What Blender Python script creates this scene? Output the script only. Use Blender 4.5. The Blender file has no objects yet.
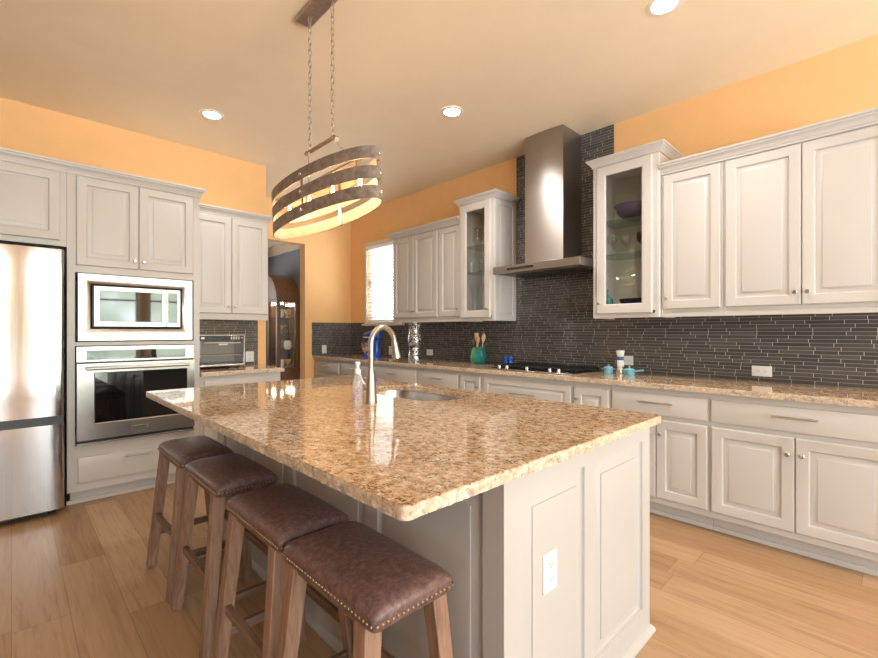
import bpy, bmesh, math, random
from mathutils import Vector, Matrix
random.seed(7)
SC = bpy.context.scene
COL = SC.collection
PI = math.pi

# ------------------------------------------------------------------ camera
cam_data = bpy.data.cameras.new('camera')
cam = bpy.data.objects.new('camera', cam_data)
COL.objects.link(cam)
cam.location = (0, 0, 1.262)
cam.rotation_euler = (PI / 2, 0, -0.7685)
cam_data.sensor_fit = 'HORIZONTAL'
cam_data.sensor_width = 36.0
cam_data.lens = 36.0 * 442.3 / 878.0
cam_data.shift_y = 2.3 / 878.0
cam_data.clip_start = 0.02
SC.camera = cam

# ------------------------------------------------------------------ colour management
SC.view_settings.view_transform = 'Standard'
SC.view_settings.look = 'None'
SC.view_settings.gamma = 1.0
SC.view_settings.use_curve_mapping = False
SC.view_settings.exposure = 0.88
SC.cycles.transparent_max_bounces = 32

# ------------------------------------------------------------------ world: bright sky, leafy garden below
W = bpy.data.worlds.new('sky')
SC.world = W
W.use_nodes = True
WORLD_STRENGTH = 8.8

def setup_world():
    nt = W.node_tree
    nt.nodes.clear()
    out = nt.nodes.new('ShaderNodeOutputWorld')
    bg = nt.nodes.new('ShaderNodeBackground')
    tc = nt.nodes.new('ShaderNodeTexCoord')
    sep = nt.nodes.new('ShaderNodeSeparateXYZ')
    ns = nt.nodes.new('ShaderNodeTexNoise')
    ns.inputs['Scale'].default_value = 9.0
    ns.inputs['Detail'].default_value = 5.0
    add = nt.nodes.new('ShaderNodeMath'); add.operation = 'MULTIPLY_ADD'
    add.inputs[1].default_value = 0.55
    ramp = nt.nodes.new('ShaderNodeValToRGB')
    e = ramp.color_ramp.elements
    e[0].position = 0.0; e[0].color = (0.86, 0.92, 0.98, 1)     # ground below the horizon, brightened to bounce light onto the ceiling
    e[1].position = 0.66; e[1].color = (0.42, 0.46, 0.52, 1)
    for q, c in ((0.18, (0.84, 0.90, 0.95)), (0.24, (0.27, 0.30, 0.22)), (0.33, (0.46, 0.50, 0.42)), (0.42, (0.80, 0.86, 0.90))):
        m = e.new(q); m.color = (*c, 1)
    n = nt.links.new
    n(tc.outputs['Generated'], sep.inputs[0])
    n(tc.outputs['Generated'], ns.inputs['Vector'])
    n(ns.outputs['Fac'], add.inputs[0])
    n(sep.outputs['Z'], add.inputs[2])
    n(add.outputs[0], ramp.inputs[0])
    n(ramp.outputs[0], bg.inputs[0])
    bg.inputs[1].default_value = WORLD_STRENGTH
    n(bg.outputs[0], out.inputs[0])
setup_world()

# daylight through the windows (sky portals guide the sampling of the windows behind the camera)
def portal(loc, rot, sx, sy):
    l = bpy.data.lights.new('window_daylight', 'AREA')
    l.shape = 'RECTANGLE'; l.size = sx; l.size_y = sy
    l.cycles.is_portal = True
    o = bpy.data.objects.new('window_daylight', l)
    o.location = loc; o.rotation_euler = rot
    COL.objects.link(o)
def daylight(loc, rot, sx, sy, power, col=(1, 0.98, 0.95)):
    l = bpy.data.lights.new('window_daylight', 'AREA')
    l.shape = 'RECTANGLE'; l.size = sx; l.size_y = sy
    l.energy = power; l.color = col
    o = bpy.data.objects.new('window_daylight', l)
    o.location = loc; o.rotation_euler = rot
    COL.objects.link(o)
FRONT_Y = -3.6
LEFT_X = -4.6
FRONT_WINDOWS = [(-1.95, -0.20, 0.10, 2.75), (0.38, 2.05, 0.10, 2.75), (2.25, 3.55, 0.10, 2.75)]   # X0, X1, Z0, Z1: glazing behind the camera, made tall and a third window added for daylight
ADDED_LEFT_WINDOWS = [(-3.2, -2.2, 1.35, 2.85)]          # Y0, Y1, Z0, Z1: unseen window left of the camera, added for side light
for a, b, c, d in FRONT_WINDOWS:
    portal(((a + b) / 2, FRONT_Y - 0.2, (c + d) / 2), (PI / 2, 0, 0), b - a, d - c)
for a, b, c, d in ADDED_LEFT_WINDOWS:
    portal((LEFT_X - 0.2, (a + b) / 2, (c + d) / 2), (PI / 2, 0, -PI / 2), b - a, d - c)
CAN_POWER = 46.0
BULB_POWER = 0.9

# ------------------------------------------------------------------ node helpers
def new_mat(name):
    m = bpy.data.materials.new(name)
    m.use_nodes = True
    nt = m.node_tree
    return m, nt, nt.nodes['Principled BSDF']
class N:
    """tiny helper for node graphs"""
    def __init__(s, nt): s.nt = nt
    def put(s, sock, v):
        if hasattr(v, 'is_output'): s.nt.links.new(v, sock)
        elif v is not None: sock.default_value = v
    def math(s, op, a, b=None, c=None):
        n = s.nt.nodes.new('ShaderNodeMath'); n.operation = op
        for i, v in enumerate((a, b, c)):
            if v is not None: s.put(n.inputs[i], v)
        return n.outputs[0]
    def pos(s):
        g = s.nt.nodes.new('ShaderNodeNewGeometry')
        q = s.nt.nodes.new('ShaderNodeSeparateXYZ')
        s.nt.links.new(g.outputs['Position'], q.inputs[0])
        return g.outputs['Position'], q.outputs[0], q.outputs[1], q.outputs[2]
    def obj(s):
        g = s.nt.nodes.new('ShaderNodeTexCoord')
        return g.outputs['Object']
    def vec(s, x, y, z):
        n = s.nt.nodes.new('ShaderNodeCombineXYZ')
        for i, v in enumerate((x, y, z)): s.put(n.inputs[i], v)
        return n.outputs[0]
    def mapping(s, v, sc):
        n = s.nt.nodes.new('ShaderNodeMapping')
        s.nt.links.new(v, n.inputs['Vector']); n.inputs['Scale'].default_value = sc
        return n.outputs[0]
    def noise(s, v, scale, detail=3, rough=0.55, dist=0.0):
        n = s.nt.nodes.new('ShaderNodeTexNoise')
        s.nt.links.new(v, n.inputs['Vector'])
        n.inputs['Scale'].default_value = scale; n.inputs['Detail'].default_value = detail
        n.inputs['Roughness'].default_value = rough; n.inputs['Distortion'].default_value = dist
        return n.outputs['Fac']
    def voro(s, v, scale, out='Distance'):
        n = s.nt.nodes.new('ShaderNodeTexVoronoi')
        s.nt.links.new(v, n.inputs['Vector']); n.inputs['Scale'].default_value = scale
        return n.outputs[out]
    def white(s, v):
        n = s.nt.nodes.new('ShaderNodeTexWhiteNoise'); n.noise_dimensions = '3D'
        s.nt.links.new(v, n.inputs['Vector'])
        return n.outputs['Value']
    def ramp(s, f, stops):
        n = s.nt.nodes.new('ShaderNodeValToRGB')
        e = n.color_ramp.elements
        while len(e) < len(stops): e.new(0.5)
        for q, (p, c) in zip(e, stops):
            q.position = p; q.color = (c[0], c[1], c[2], 1) if len(c) == 3 else c
        s.nt.links.new(f, n.inputs[0])
        return n.outputs[0]
    def mix(s, f, a, b, mode='MIX'):
        n = s.nt.nodes.new('ShaderNodeMix'); n.data_type = 'RGBA'; n.blend_type = mode
        s.put(n.inputs[0], f)
        for sock, v in ((n.inputs[6], a), (n.inputs[7], b)):
            s.put(sock, (v[0], v[1], v[2], 1) if isinstance(v, tuple) else v)
        return n.outputs[2]
    def bump(s, h, strength, dist=0.002):
        n = s.nt.nodes.new('ShaderNodeBump')
        n.inputs['Strength'].default_value = strength; n.inputs['Distance'].default_value = dist
        s.nt.links.new(h, n.inputs['Height'])
        return n.outputs[0]

def plain(name, col, rough=0.5, metal=0.0, var=0.03, scale=6.0, bump=0.0, bscale=200.0, **kw):
    m, nt, b = new_mat(name)
    g = N(nt)
    p = g.pos()[0]
    f = g.noise(p, scale, 3)
    lo = tuple(max(0, c * (1 - var)) for c in col); hi = tuple(min(1, c * (1 + var)) for c in col)
    nt.links.new(g.ramp(f, [(0.3, lo), (0.7, hi)]), b.inputs['Base Color'])
    b.inputs['Roughness'].default_value = rough
    b.inputs['Metallic'].default_value = metal
    if bump:
        nt.links.new(g.bump(g.noise(p, bscale, 2), bump), b.inputs['Normal'])
    for k, v in kw.items(): b.inputs[k].default_value = v
    return m

def glow(name, col, strength):
    m, nt, b = new_mat(name)
    b.inputs['Base Color'].default_value = (*col, 1)
    b.inputs['Emission Color'].default_value = (*col, 1)
    b.inputs['Emission Strength'].default_value = strength
    return m

def thin_glass(name, tint=(1, 1, 1), refl=1.0, rough=0.0, milky=0.0):
    m, nt, b = new_mat(name)
    nt.nodes.remove(b)
    out = [n for n in nt.nodes if n.type == 'OUTPUT_MATERIAL'][0]
    t = nt.nodes.new('ShaderNodeBsdfTransparent'); t.inputs[0].default_value = (*tint, 1)
    gl = nt.nodes.new('ShaderNodeBsdfGlossy'); gl.inputs['Roughness'].default_value = rough
    lw = nt.nodes.new('ShaderNodeLayerWeight'); lw.inputs[0].default_value = 0.5
    pw = nt.nodes.new('ShaderNodeMath'); pw.operation = 'POWER'; pw.inputs[1].default_value = 3.5
    mu = nt.nodes.new('ShaderNodeMath'); mu.operation = 'MULTIPLY_ADD'; mu.inputs[1].default_value = 0.55 * refl; mu.inputs[2].default_value = 0.03 * refl
    nt.links.new(lw.outputs['Facing'], pw.inputs[0]); nt.links.new(pw.outputs[0], mu.inputs[0])
    mx = nt.nodes.new('ShaderNodeMixShader')
    L = nt.links.new
    L(mu.outputs[0], mx.inputs[0]); L(t.outputs[0], mx.inputs[1]); L(gl.outputs[0], mx.inputs[2])
    if milky:
        df = nt.nodes.new('ShaderNodeBsdfDiffuse'); df.inputs[0].default_value = (0.85, 0.87, 0.92, 1)
        m2 = nt.nodes.new('ShaderNodeMixShader'); m2.inputs[0].default_value = milky
        L(mx.outputs[0], m2.inputs[1]); L(df.outputs[0], m2.inputs[2]); L(m2.outputs[0], out.inputs[0])
    else: L(mx.outputs[0], out.inputs[0])
    return m

def tile_material():
    m, nt, b = new_mat('dark glass mosaic tile')
    g = N(nt)
    p, x, y, z = g.pos()
    u = g.math('ADD', x, y)
    H, L = 0.0247, 0.30
    v = g.math('DIVIDE', z, H)
    row = g.math('FLOOR', v); fv = g.math('FRACT', v)
    r1 = g.white(g.vec(row, 3.1, 0.0))
    uu = g.math('ADD', g.math('DIVIDE', u, L), g.math('MULTIPLY', r1, 17.0))
    cell = g.math('FLOOR', uu); fu = g.math('FRACT', uu)
    r2 = g.white(g.vec(cell, row, 1.0))
    s = g.math('MULTIPLY_ADD', r2, 0.5, 0.25)
    sub = g.math('GREATER_THAN', fu, s)
    d = g.math('MINIMUM', g.math('ABSOLUTE', g.math('SUBTRACT', fu, s)), g.math('MINIMUM', fu, g.math('SUBTRACT', 1.0, fu)))
    jv = g.math('LESS_THAN', g.math('MULTIPLY', d, L), 0.0015)
    jh = g.math('LESS_THAN', g.math('MULTIPLY', g.math('MINIMUM', fv, g.math('SUBTRACT', 1.0, fv)), H), 0.0011)
    r3 = g.white(g.vec(g.math('MULTIPLY_ADD', cell, 2.0, sub), row, 9.0))
    tone = g.ramp(r3, [(0.0, (0.066, 0.061, 0.059)), (0.6, (0.088, 0.081, 0.079)), (1.0, (0.115, 0.107, 0.103))])
    c = g.mix(jh, tone, (0.33, 0.31, 0.29))
    c = g.mix(jv, c, (0.50, 0.46, 0.42))
    nt.links.new(c, b.inputs['Base Color'])
    j = g.math('MAXIMUM', jv, jh)
    nt.links.new(g.math('MULTIPLY_ADD', j, 0.5, 0.13), b.inputs['Roughness'])
    tilt = g.noise(g.vec(g.math('MULTIPLY', u, 14.0), g.math('MULTIPLY', row, 7.3), 0.0), 1.0, 1)
    h = g.math('SUBTRACT', tilt, j)
    nt.links.new(g.bump(h, 0.25, 0.003), b.inputs['Normal'])
    b.inputs['Specular IOR Level'].default_value = 0.6
    return m

def granite_material(edge=False):
    m, nt, b = new_mat('chiselled granite edge' if edge else 'gold granite')
    g = N(nt)
    p = g.pos()[0]
    warp = g.mapping(p, (1.0, 0.75, 1.0))
    n1 = g.noise(warp, 7.0, 3, 0.6, 0.5)
    n2 = g.noise(warp, 62.0, 5, 0.72, 0.5)
    n3 = g.noise(p, 150.0, 3, 0.6)
    n4 = g.noise(g.mapping(p, (1.0, 0.6, 1.0)), 34.0, 3, 0.6)
    base = g.ramp(n2, [(0.29, (0.10, 0.058, 0.034)), (0.38, (0.33, 0.20, 0.115)), (0.47, (0.53, 0.36, 0.22)), (0.56, (0.65, 0.50, 0.35)), (0.68, (0.82, 0.74, 0.63))])
    cloud = g.ramp(n1, [(0.35, (0.88, 0.80, 0.72)), (0.65, (1.0, 1.0, 1.0))])
    c = g.mix(0.8, base, cloud, 'MULTIPLY')
    fleck = g.ramp(g.math('ADD', n3, g.math('MULTIPLY', g.math('SUBTRACT', n4, 0.5), 0.8)), [(0.60, (0, 0, 0)), (0.66, (1, 1, 1))])
    c = g.mix(g.math('MULTIPLY', fleck, 0.85), c, (0.055, 0.036, 0.026))
    nt.links.new(c, b.inputs['Base Color'])
    if edge:
        c = g.mix(0.22, c, (0.88, 0.84, 0.78)); nt.links.new(c, b.inputs['Base Color'])
    b.inputs['Roughness'].default_value = 0.38 if edge else 0.05
    b.inputs['Specular IOR Level'].default_value = 0.8
    return m

def floor_material():
    m, nt, b = new_mat('oak plank floor')
    g = N(nt)
    p, x, y, z = g.pos()
    Wd, Ln = 0.19, 1.7
    a = g.math('DIVIDE', x, Wd)
    row = g.math('FLOOR', a); fa = g.math('FRACT', a)
    r1 = g.white(g.vec(row, 5.5, 0.0))
    q = g.math('ADD', g.math('DIVIDE', y, Ln), g.math('MULTIPLY', r1, 11.0))
    pl = g.math('FLOOR', q); fq = g.math('FRACT', q)
    r2 = g.white(g.vec(row, pl, 2.0))
    off = g.math('MULTIPLY', r2, 40.0)
    gv = g.vec(g.math('MULTIPLY_ADD', x, 26.0, off), g.math('MULTIPLY_ADD', y, 1.6, off), 0.0)
    grain = g.noise(gv, 1.0, 6, 0.62, 1.4)
    fine = g.noise(g.vec(g.math('MULTIPLY', x, 170.0), g.math('MULTIPLY', y, 6.0), off), 1.0, 3, 0.6)
    tone = g.ramp(r2, [(0.0, (0.42, 0.255, 0.13)), (0.35, (0.50, 0.325, 0.185)), (0.7, (0.56, 0.375, 0.225)), (1.0, (0.46, 0.29, 0.16))])
    gr = g.ramp(grain, [(0.28, (0.58, 0.50, 0.43)), (0.48, (0.90, 0.87, 0.84)), (0.70, (1.0, 1.0, 1.0))])
    c = g.mix(0.85, tone, gr, 'MULTIPLY')
    c = g.mix(0.35, c, g.ramp(fine, [(0.3, (0.72, 0.66, 0.6)), (0.7, (1, 1, 1))]), 'MULTIPLY')
    e1 = g.math('LESS_THAN', g.math('MULTIPLY', g.math('MINIMUM', fa, g.math('SUBTRACT', 1.0, fa)), Wd), 0.0014)
    e2 = g.math('LESS_THAN', g.math('MULTIPLY', g.math('MINIMUM', fq, g.math('SUBTRACT', 1.0, fq)), Ln), 0.0016)
    seam = g.math('MAXIMUM', e1, e2)
    c = g.mix(g.math('MULTIPLY', seam, 0.75), c, (0.20, 0.10, 0.045))
    nt.links.new(c, b.inputs['Base Color'])
    b.inputs['Roughness'].default_value = 0.36
    nt.links.new(g.bump(g.math('SUBTRACT', grain, seam), 0.12, 0.002), b.inputs['Normal'])
    return m

def steel_material(name, horizontal=True, col=(0.45, 0.44, 0.43), rough=0.24, aniso=0.6):
    m, nt, b = new_mat(name)
    g = N(nt)
    p = g.pos()[0]
    sc = (3.0, 3.0, 420.0) if horizontal else (300.0, 300.0, 2.0)
    f = g.noise(g.mapping(p, sc), 1.0, 2)
    nt.links.new(g.ramp(f, [(0.3, tuple(c * 0.95 for c in col)), (0.7, tuple(min(1, c * 1.04) for c in col))]), b.inputs['Base Color'])
    b.inputs['Metallic'].default_value = 1.0
    nt.links.new(g.math('MULTIPLY_ADD', f, 0.08, rough - 0.04), b.inputs['Roughness'])
    return m

def wood_material(name, dark, mid, light, axis='Z', rough=0.5):
    m, nt, b = new_mat(name)
    g = N(nt)
    p = g.obj()
    sc = {'Z': (55, 55, 4), 'X': (4, 55, 55), 'Y': (55, 4, 55)}[axis]
    f = g.noise(g.mapping(p, sc), 1.0, 5, 0.62, 1.0)
    nt.links.new(g.ramp(f, [(0.28, dark), (0.5, mid), (0.75, light)]), b.inputs['Base Color'])
    b.inputs['Roughness'].default_value = rough
    nt.links.new(g.bump(f, 0.15, 0.002), b.inputs['Normal'])
    return m

def leather_material():
    m, nt, b = new_mat('brown leather')
    g = N(nt)
    p = g.pos()[0]
    n1 = g.noise(p, 62.0, 6, 0.75, 0.3)
    n2 = g.noise(p, 7.0, 2)
    c = g.ramp(n1, [(0.30, (0.070, 0.036, 0.034)), (0.5, (0.150, 0.086, 0.079)), (0.72, (0.27, 0.175, 0.158))])
    c = g.mix(0.5, c, g.ramp(n2, [(0.3, (0.75, 0.7, 0.7)), (0.7, (1, 1, 1))]), 'MULTIPLY')
    nt.links.new(c, b.inputs['Base Color'])
    b.inputs['Roughness'].default_value = 0.38
    v = g.voro(p, 260.0)
    nt.links.new(g.bump(v, 0.12, 0.001), b.inputs['Normal'])
    return m

def mosaic_material():
    m, nt, b = new_mat('mirror mosaic')
    g = N(nt)
    p = g.pos()[0]
    v = g.voro(g.mapping(p, (1, 1, 2.4)), 60.0, 'Color')
    sep = nt.nodes.new('ShaderNodeSeparateColor'); nt.links.new(v, sep.inputs[0])
    nt.links.new(g.ramp(sep.outputs[0], [(0.3, (0.06, 0.055, 0.05)), (0.5, (0.45, 0.45, 0.45)), (0.75, (0.92, 0.93, 0.95))]), b.inputs['Base Color'])
    b.inputs['Metallic'].default_value = 0.85
    b.inputs['Roughness'].default_value = 0.12
    nt.links.new(g.bump(sep.outputs[1], 0.6, 0.01), b.inputs['Normal'])
    return m

MT = {}
MT['wall'] = plain('apricot wall paint', (0.91, 0.55, 0.25), 0.75, var=0.02, bump=0.12, bscale=90)
MT['ceiling'] = plain('warm cream ceiling', (0.89, 0.755, 0.555), 0.85, var=0.015, bump=0.15, bscale=70)
MT['tan_wall'] = plain('tan wall paint', (0.22, 0.175, 0.13), 0.8)  # unseen left wall, kept dark so little light bounces onto the island side
MT['grey_wall'] = plain('blue grey wall paint', (0.23, 0.235, 0.26), 0.8)
MT['crown_wood'] = plain('peach moulding', (0.72, 0.52, 0.36), 0.6)
MT['cab'] = plain('greige cabinet paint', (0.585, 0.553, 0.525), 0.32, var=0.012, scale=3)
MT['cab_dark'] = plain('cabinet interior', (0.60, 0.55, 0.47), 0.5)
MT['island'] = plain('island paint', (0.485, 0.472, 0.455), 0.34, var=0.012, scale=3)
MT['tile'] = tile_material()
MT['granite'] = granite_material()
MT['granite_edge'] = granite_material(True)
MT['floor'] = floor_material()
MT['steel'] = steel_material('brushed stainless steel', True)
MT['steel_v'] = steel_material('vertical brushed stainless steel', False, (0.54, 0.535, 0.53), 0.11)
MT['hood_steel'] = steel_material('hood stainless steel', True, (0.37, 0.345, 0.325), 0.36)
MT['nickel'] = plain('brushed nickel', (0.50, 0.485, 0.46), 0.33, 1.0)
MT['chrome'] = plain('polished chrome', (0.85, 0.85, 0.86), 0.08, 1.0)
MT['black'] = plain('black plastic', (0.012, 0.012, 0.013), 0.35)
MT['grey_plastic'] = plain('dark grey plastic', (0.06, 0.06, 0.065), 0.4)
MT['black_glass'] = plain('black glass', (0.006, 0.006, 0.007), 0.03, 0.0, **{'Specular IOR Level': 0.9})
MT['mirror_glass'] = plain('mirrored dark oven glass', (0.10, 0.105, 0.105), 0.03, 0.85)
MT['iron'] = plain('cast iron', (0.015, 0.015, 0.016), 0.5, 0.2, bump=0.2)
MT['white'] = plain('white plastic', (0.82, 0.81, 0.78), 0.35)
MT['trim_white'] = plain('white trim paint', (0.82, 0.77, 0.68), 0.4)
MT['blind'] = plain('white blind slat', (0.86, 0.85, 0.82), 0.45)
def translucent(name, col):
    m, nt, b = new_mat(name)
    b.inputs['Base Color'].default_value = (*col, 1); b.inputs['Roughness'].default_value = 0.5
    tr = nt.nodes.new('ShaderNodeBsdfTranslucent'); tr.inputs[0].default_value = (*col, 1)
    mx = nt.nodes.new('ShaderNodeMixShader'); mx.inputs[0].default_value = 0.22
    out = [n for n in nt.nodes if n.type == 'OUTPUT_MATERIAL'][0]
    nt.links.new(b.outputs[0], mx.inputs[1]); nt.links.new(tr.outputs[0], mx.inputs[2]); nt.links.new(mx.outputs[0], out.inputs[0])
    return m
MT['blind'] = translucent('white blind slat', (0.88, 0.87, 0.84))
MT['leather'] = leather_material()
MT['leg_wood'] = wood_material('weathered oak leg', (0.15, 0.078, 0.048), (0.27, 0.155, 0.100), (0.37, 0.235, 0.165))
MT['leg_wood_x'] = wood_material('weathered oak rail', (0.10, 0.055, 0.035), (0.18, 0.105, 0.07), (0.27, 0.17, 0.12), 'X')
MT['leg_wood_y'] = wood_material('weathered oak stretcher', (0.10, 0.055, 0.035), (0.18, 0.105, 0.07), (0.27, 0.17, 0.12), 'Y')
MT['brass'] = plain('antique brass nail', (0.33, 0.25, 0.17), 0.35, 1.0)
MT['lamp_band'] = plain('weathered grey band', (0.215, 0.160, 0.128), 0.5, 0.0, var=0.35, scale=30, bump=0.3, bscale=120)
MT['lamp_inner'] = plain('pale wood band lining', (0.46, 0.36, 0.27), 0.5, 0.0, var=0.12, scale=20)
MT['lamp_metal'] = plain('galvanised lamp metal', (0.50, 0.42, 0.36), 0.38, 1.0, var=0.15, scale=40)
MT['bulb'] = glow('lit filament', (1.0, 0.62, 0.28), 60.0)
MT['bulb_glass'] = thin_glass('bulb glass', (1.0, 0.93, 0.80), 1.0)
MT['can'] = glow('downlight lens', (1.0, 0.96, 0.88), 14.0)
MT['glass'] = thin_glass('clear glass', (0.98, 0.985, 0.98), 0.7)
MT['pane'] = thin_glass('window glass', (0.97, 0.98, 0.98), 1.0)
MT['shelf_glass'] = thin_glass('green edged glass', (0.84, 0.91, 0.88), 1.2)
MT['clear'] = thin_glass('clear glassware', (0.965, 0.97, 0.97), 1.4, 0.02)
MT['blue_glass'] = thin_glass('cobalt glassware', (0.10, 0.12, 0.45), 1.6, 0.02)
MT['teal_glass'] = plain('teal glazed glass', (0.04, 0.22, 0.23), 0.1)
MT['plum'] = plain('dark plum glaze', (0.055, 0.045, 0.09), 0.12)
MT['navy'] = plain('navy glaze', (0.012, 0.02, 0.08), 0.12)
MT['white_glaze'] = plain('white glaze', (0.82, 0.80, 0.76), 0.15)
MT['mixer_blue'] = plain('cobalt enamel', (0.012, 0.085, 0.48), 0.12)
MT['shaker_blue'] = plain('bright blue glaze', (0.02, 0.14, 0.75), 0.15)
MT['green'] = plain('green glaze', (0.05, 0.30, 0.15), 0.15, var=0.4, scale=14)
def crock_glaze():
    m, nt, b = new_mat('green and teal crock glaze')
    g = N(nt)
    p, x, y, z = g.pos()
    f = g.math('ADD', g.math('MULTIPLY', g.math('SUBTRACT', 3.115, y), 8.0), g.math('MULTIPLY', g.noise(p, 26.0, 3), 0.9))
    nt.links.new(g.ramp(f, [(0.1, (0.16, 0.42, 0.14)), (0.45, (0.06, 0.30, 0.16)), (0.75, (0.015, 0.15, 0.14))]), b.inputs['Base Color'])
    b.inputs['Roughness'].default_value = 0.12
    return m
MT['crock_glaze'] = crock_glaze()
MT['aqua'] = plain('aqua enamel', (0.20, 0.52, 0.66), 0.18)
MT['spoon'] = plain('tan wooden utensil', (0.55, 0.30, 0.13), 0.5, var=0.15, scale=40)
MT['spoon_light'] = plain('pale wooden utensil', (0.70, 0.46, 0.24), 0.5, var=0.1, scale=40)
MT['mosaic'] = mosaic_material()
MT['soap_clear'] = thin_glass('clear bottle plastic', (0.95, 0.955, 0.97), 1.5, 0.05, 0.22)
MT['soap_liquid'] = thin_glass('clear soap', (0.97, 0.975, 0.99), 0.6, 0.05)
MT['purple'] = plain('purple label', (0.18, 0.12, 0.48), 0.4, var=0.5, scale=120)
MT['curio_wood'] = wood_material('walnut curio wood', (0.085, 0.034, 0.015), (0.17, 0.075, 0.033), (0.27, 0.13, 0.06))
MT['curio_light'] = glow('curio lamp', (1.0, 0.80, 0.55), 22.0)
MT['marble'] = plain('white marble', (0.80, 0.80, 0.80), 0.2, var=0.1, scale=40)
MT['blue_band'] = plain('blue grey band', (0.10, 0.14, 0.28), 0.25)
MT['tray_blue'] = plain('blue grey enamel interior', (0.17, 0.185, 0.20), 0.3, 0.3)

# ------------------------------------------------------------------ mesh helpers
class B:
    def __init__(s): s.bm = bmesh.new()
    def box(s, x0, x1, y0, y1, z0, z1):
        v = [s.bm.verts.new(c) for c in ((x0, y0, z0), (x1, y0, z0), (x1, y1, z0), (x0, y1, z0), (x0, y0, z1), (x1, y0, z1), (x1, y1, z1), (x0, y1, z1))]
        for f in ((0, 3, 2, 1), (4, 5, 6, 7), (0, 1, 5, 4), (1, 2, 6, 5), (2, 3, 7, 6), (3, 0, 4, 7)):
            s.bm.faces.new([v[i] for i in f])
        return s
    def bar(s, p, q, w, h=None, up=(0, 0, 1), w2=None, h2=None):
        """rectangular bar from p to q"""
        h = h or w; p = Vector(p); q = Vector(q); d = (q - p).normalized()
        u = Vector(up); a = d.cross(u)
        if a.length < 1e-4: a = d.cross(Vector((1, 0, 0)))
        a.normalize(); b = a.cross(d).normalized()
        rings = []
        for c, ww, hh in ((p, w, h), (q, w2 or w, h2 or h)):
            rings.append([s.bm.verts.new(c + a * (i * ww / 2) + b * (j * hh / 2)) for i, j in ((-1, -1), (1, -1), (1, 1), (-1, 1))])
        s._bridge(rings, True); return s
    def _bridge(s, rings, cap=True, closed=True):
        for r0, r1 in zip(rings, rings[1:]):
            n = len(r0)
            for i in range(n if closed else n - 1):
                j = (i + 1) % n
                s.bm.faces.new((r0[i], r0[j], r1[j], r1[i]))
        if cap:
            s.bm.faces.new(list(reversed(rings[0]))); s.bm.faces.new(rings[-1])
    def lathe(s, prof, c=(0, 0, 0), n=28, axis='Z', cap=True, sx=1.0, sy=1.0):
        """profile list of (radius, height)"""
        c = Vector(c); rings = []
        for r, h in prof:
            ring = []
            for i in range(n):
                a = 2 * PI * i / n
                x, y = max(r, 1e-4) * math.cos(a) * sx, max(r, 1e-4) * math.sin(a) * sy
                o = {'Z': (x, y, h), 'X': (h, x, y), 'Y': (y, h, x)}[axis]
                ring.append(s.bm.verts.new(c + Vector(o)))
            rings.append(ring)
        s._bridge(rings, cap); return s
    def tube(s, pts, r, n=10, cap=True, closed=False):
        pts = [Vector(p) for p in pts]; rings = []; m = len(pts)
        rs = r if isinstance(r, (list, tuple)) else [r] * m
        prev = None
        for i, p in enumerate(pts):
            if closed: d = pts[(i + 1) % m] - pts[i - 1]
            else: d = pts[min(i + 1, m - 1)] - pts[max(i - 1, 0)]
            d.normalize()
            if prev is None:
                a = d.cross(Vector((0, 0, 1)))
                if a.length < 1e-3: a = d.cross(Vector((1, 0, 0)))
            else:
                a = prev - d * prev.dot(d)
            a.normalize(); b = d.cross(a); prev = a
            rings.append([s.bm.verts.new(p + (a * math.cos(2 * PI * k / n) + b * math.sin(2 * PI * k / n)) * rs[i]) for k in range(n)])
        if closed:
            s._bridge(rings + [rings[0]], False)
        else: s._bridge(rings, cap)
        return s
    def rings(s, ring_list, cap=True):
        s._bridge([[s.bm.verts.new(p) for p in r] for r in ring_list], cap); return s
    def sphere(s, c, r, n=14, m=8, sz=1.0):
        return s.lathe([(r * math.sin(PI * i / m), -r * sz * math.cos(PI * i / m)) for i in range(m + 1)], c, n)
    def build(s, name, mat, parent=None, loc=None, bevel=0.0, seg=2, smooth=35, subd=0):
        bmesh.ops.recalc_face_normals(s.bm, faces=s.bm.faces[:])
        base = Vector(loc) if loc is not None else (origin(parent) if parent is not None else Vector((0, 0, 0)))
        me = bpy.data.meshes.new(name)
        bmesh.ops.translate(s.bm, verts=s.bm.verts[:], vec=-base)
        s.bm.to_mesh(me); s.bm.free()
        o = bpy.data.objects.new(name, me); COL.objects.link(o)
        me.materials.append(MT[mat] if isinstance(mat, str) else mat)
        if parent is not None: o.parent = parent
        else: o.location = base
        if smooth:
            me.polygons.foreach_set('use_smooth', [True] * len(me.polygons))
            me.set_sharp_from_angle(angle=math.radians(smooth))
        if subd:
            d = o.modifiers.new('sub', 'SUBSURF'); d.levels = subd; d.render_levels = subd
        if bevel:
            d = o.modifiers.new('bevel', 'BEVEL'); d.width = bevel; d.segments = seg; d.limit_method = 'ANGLE'
            d.angle_limit = math.radians(40)
        return o

def origin(o):
    while o.parent is not None: o = o.parent
    return Vector(o.location)
def tag(o, label, cat, group=None):
    o['label'] = label; o['category'] = cat
    if group: o['group'] = group
    return o
def thing(name, label, cat, loc, group=None):
    o = bpy.data.objects.new(name, None); COL.objects.link(o)
    o.location = loc; o.empty_display_size = 0.05
    return tag(o, label, cat, group)
def struct(o):
    o['kind'] = 'structure'; return o
def copy_tree(o, parent=None):
    c = o.copy(); COL.objects.link(c)
    if parent is not None: c.parent = parent
    for ch in list(o.children): copy_tree(ch, c)
    return c

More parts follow.
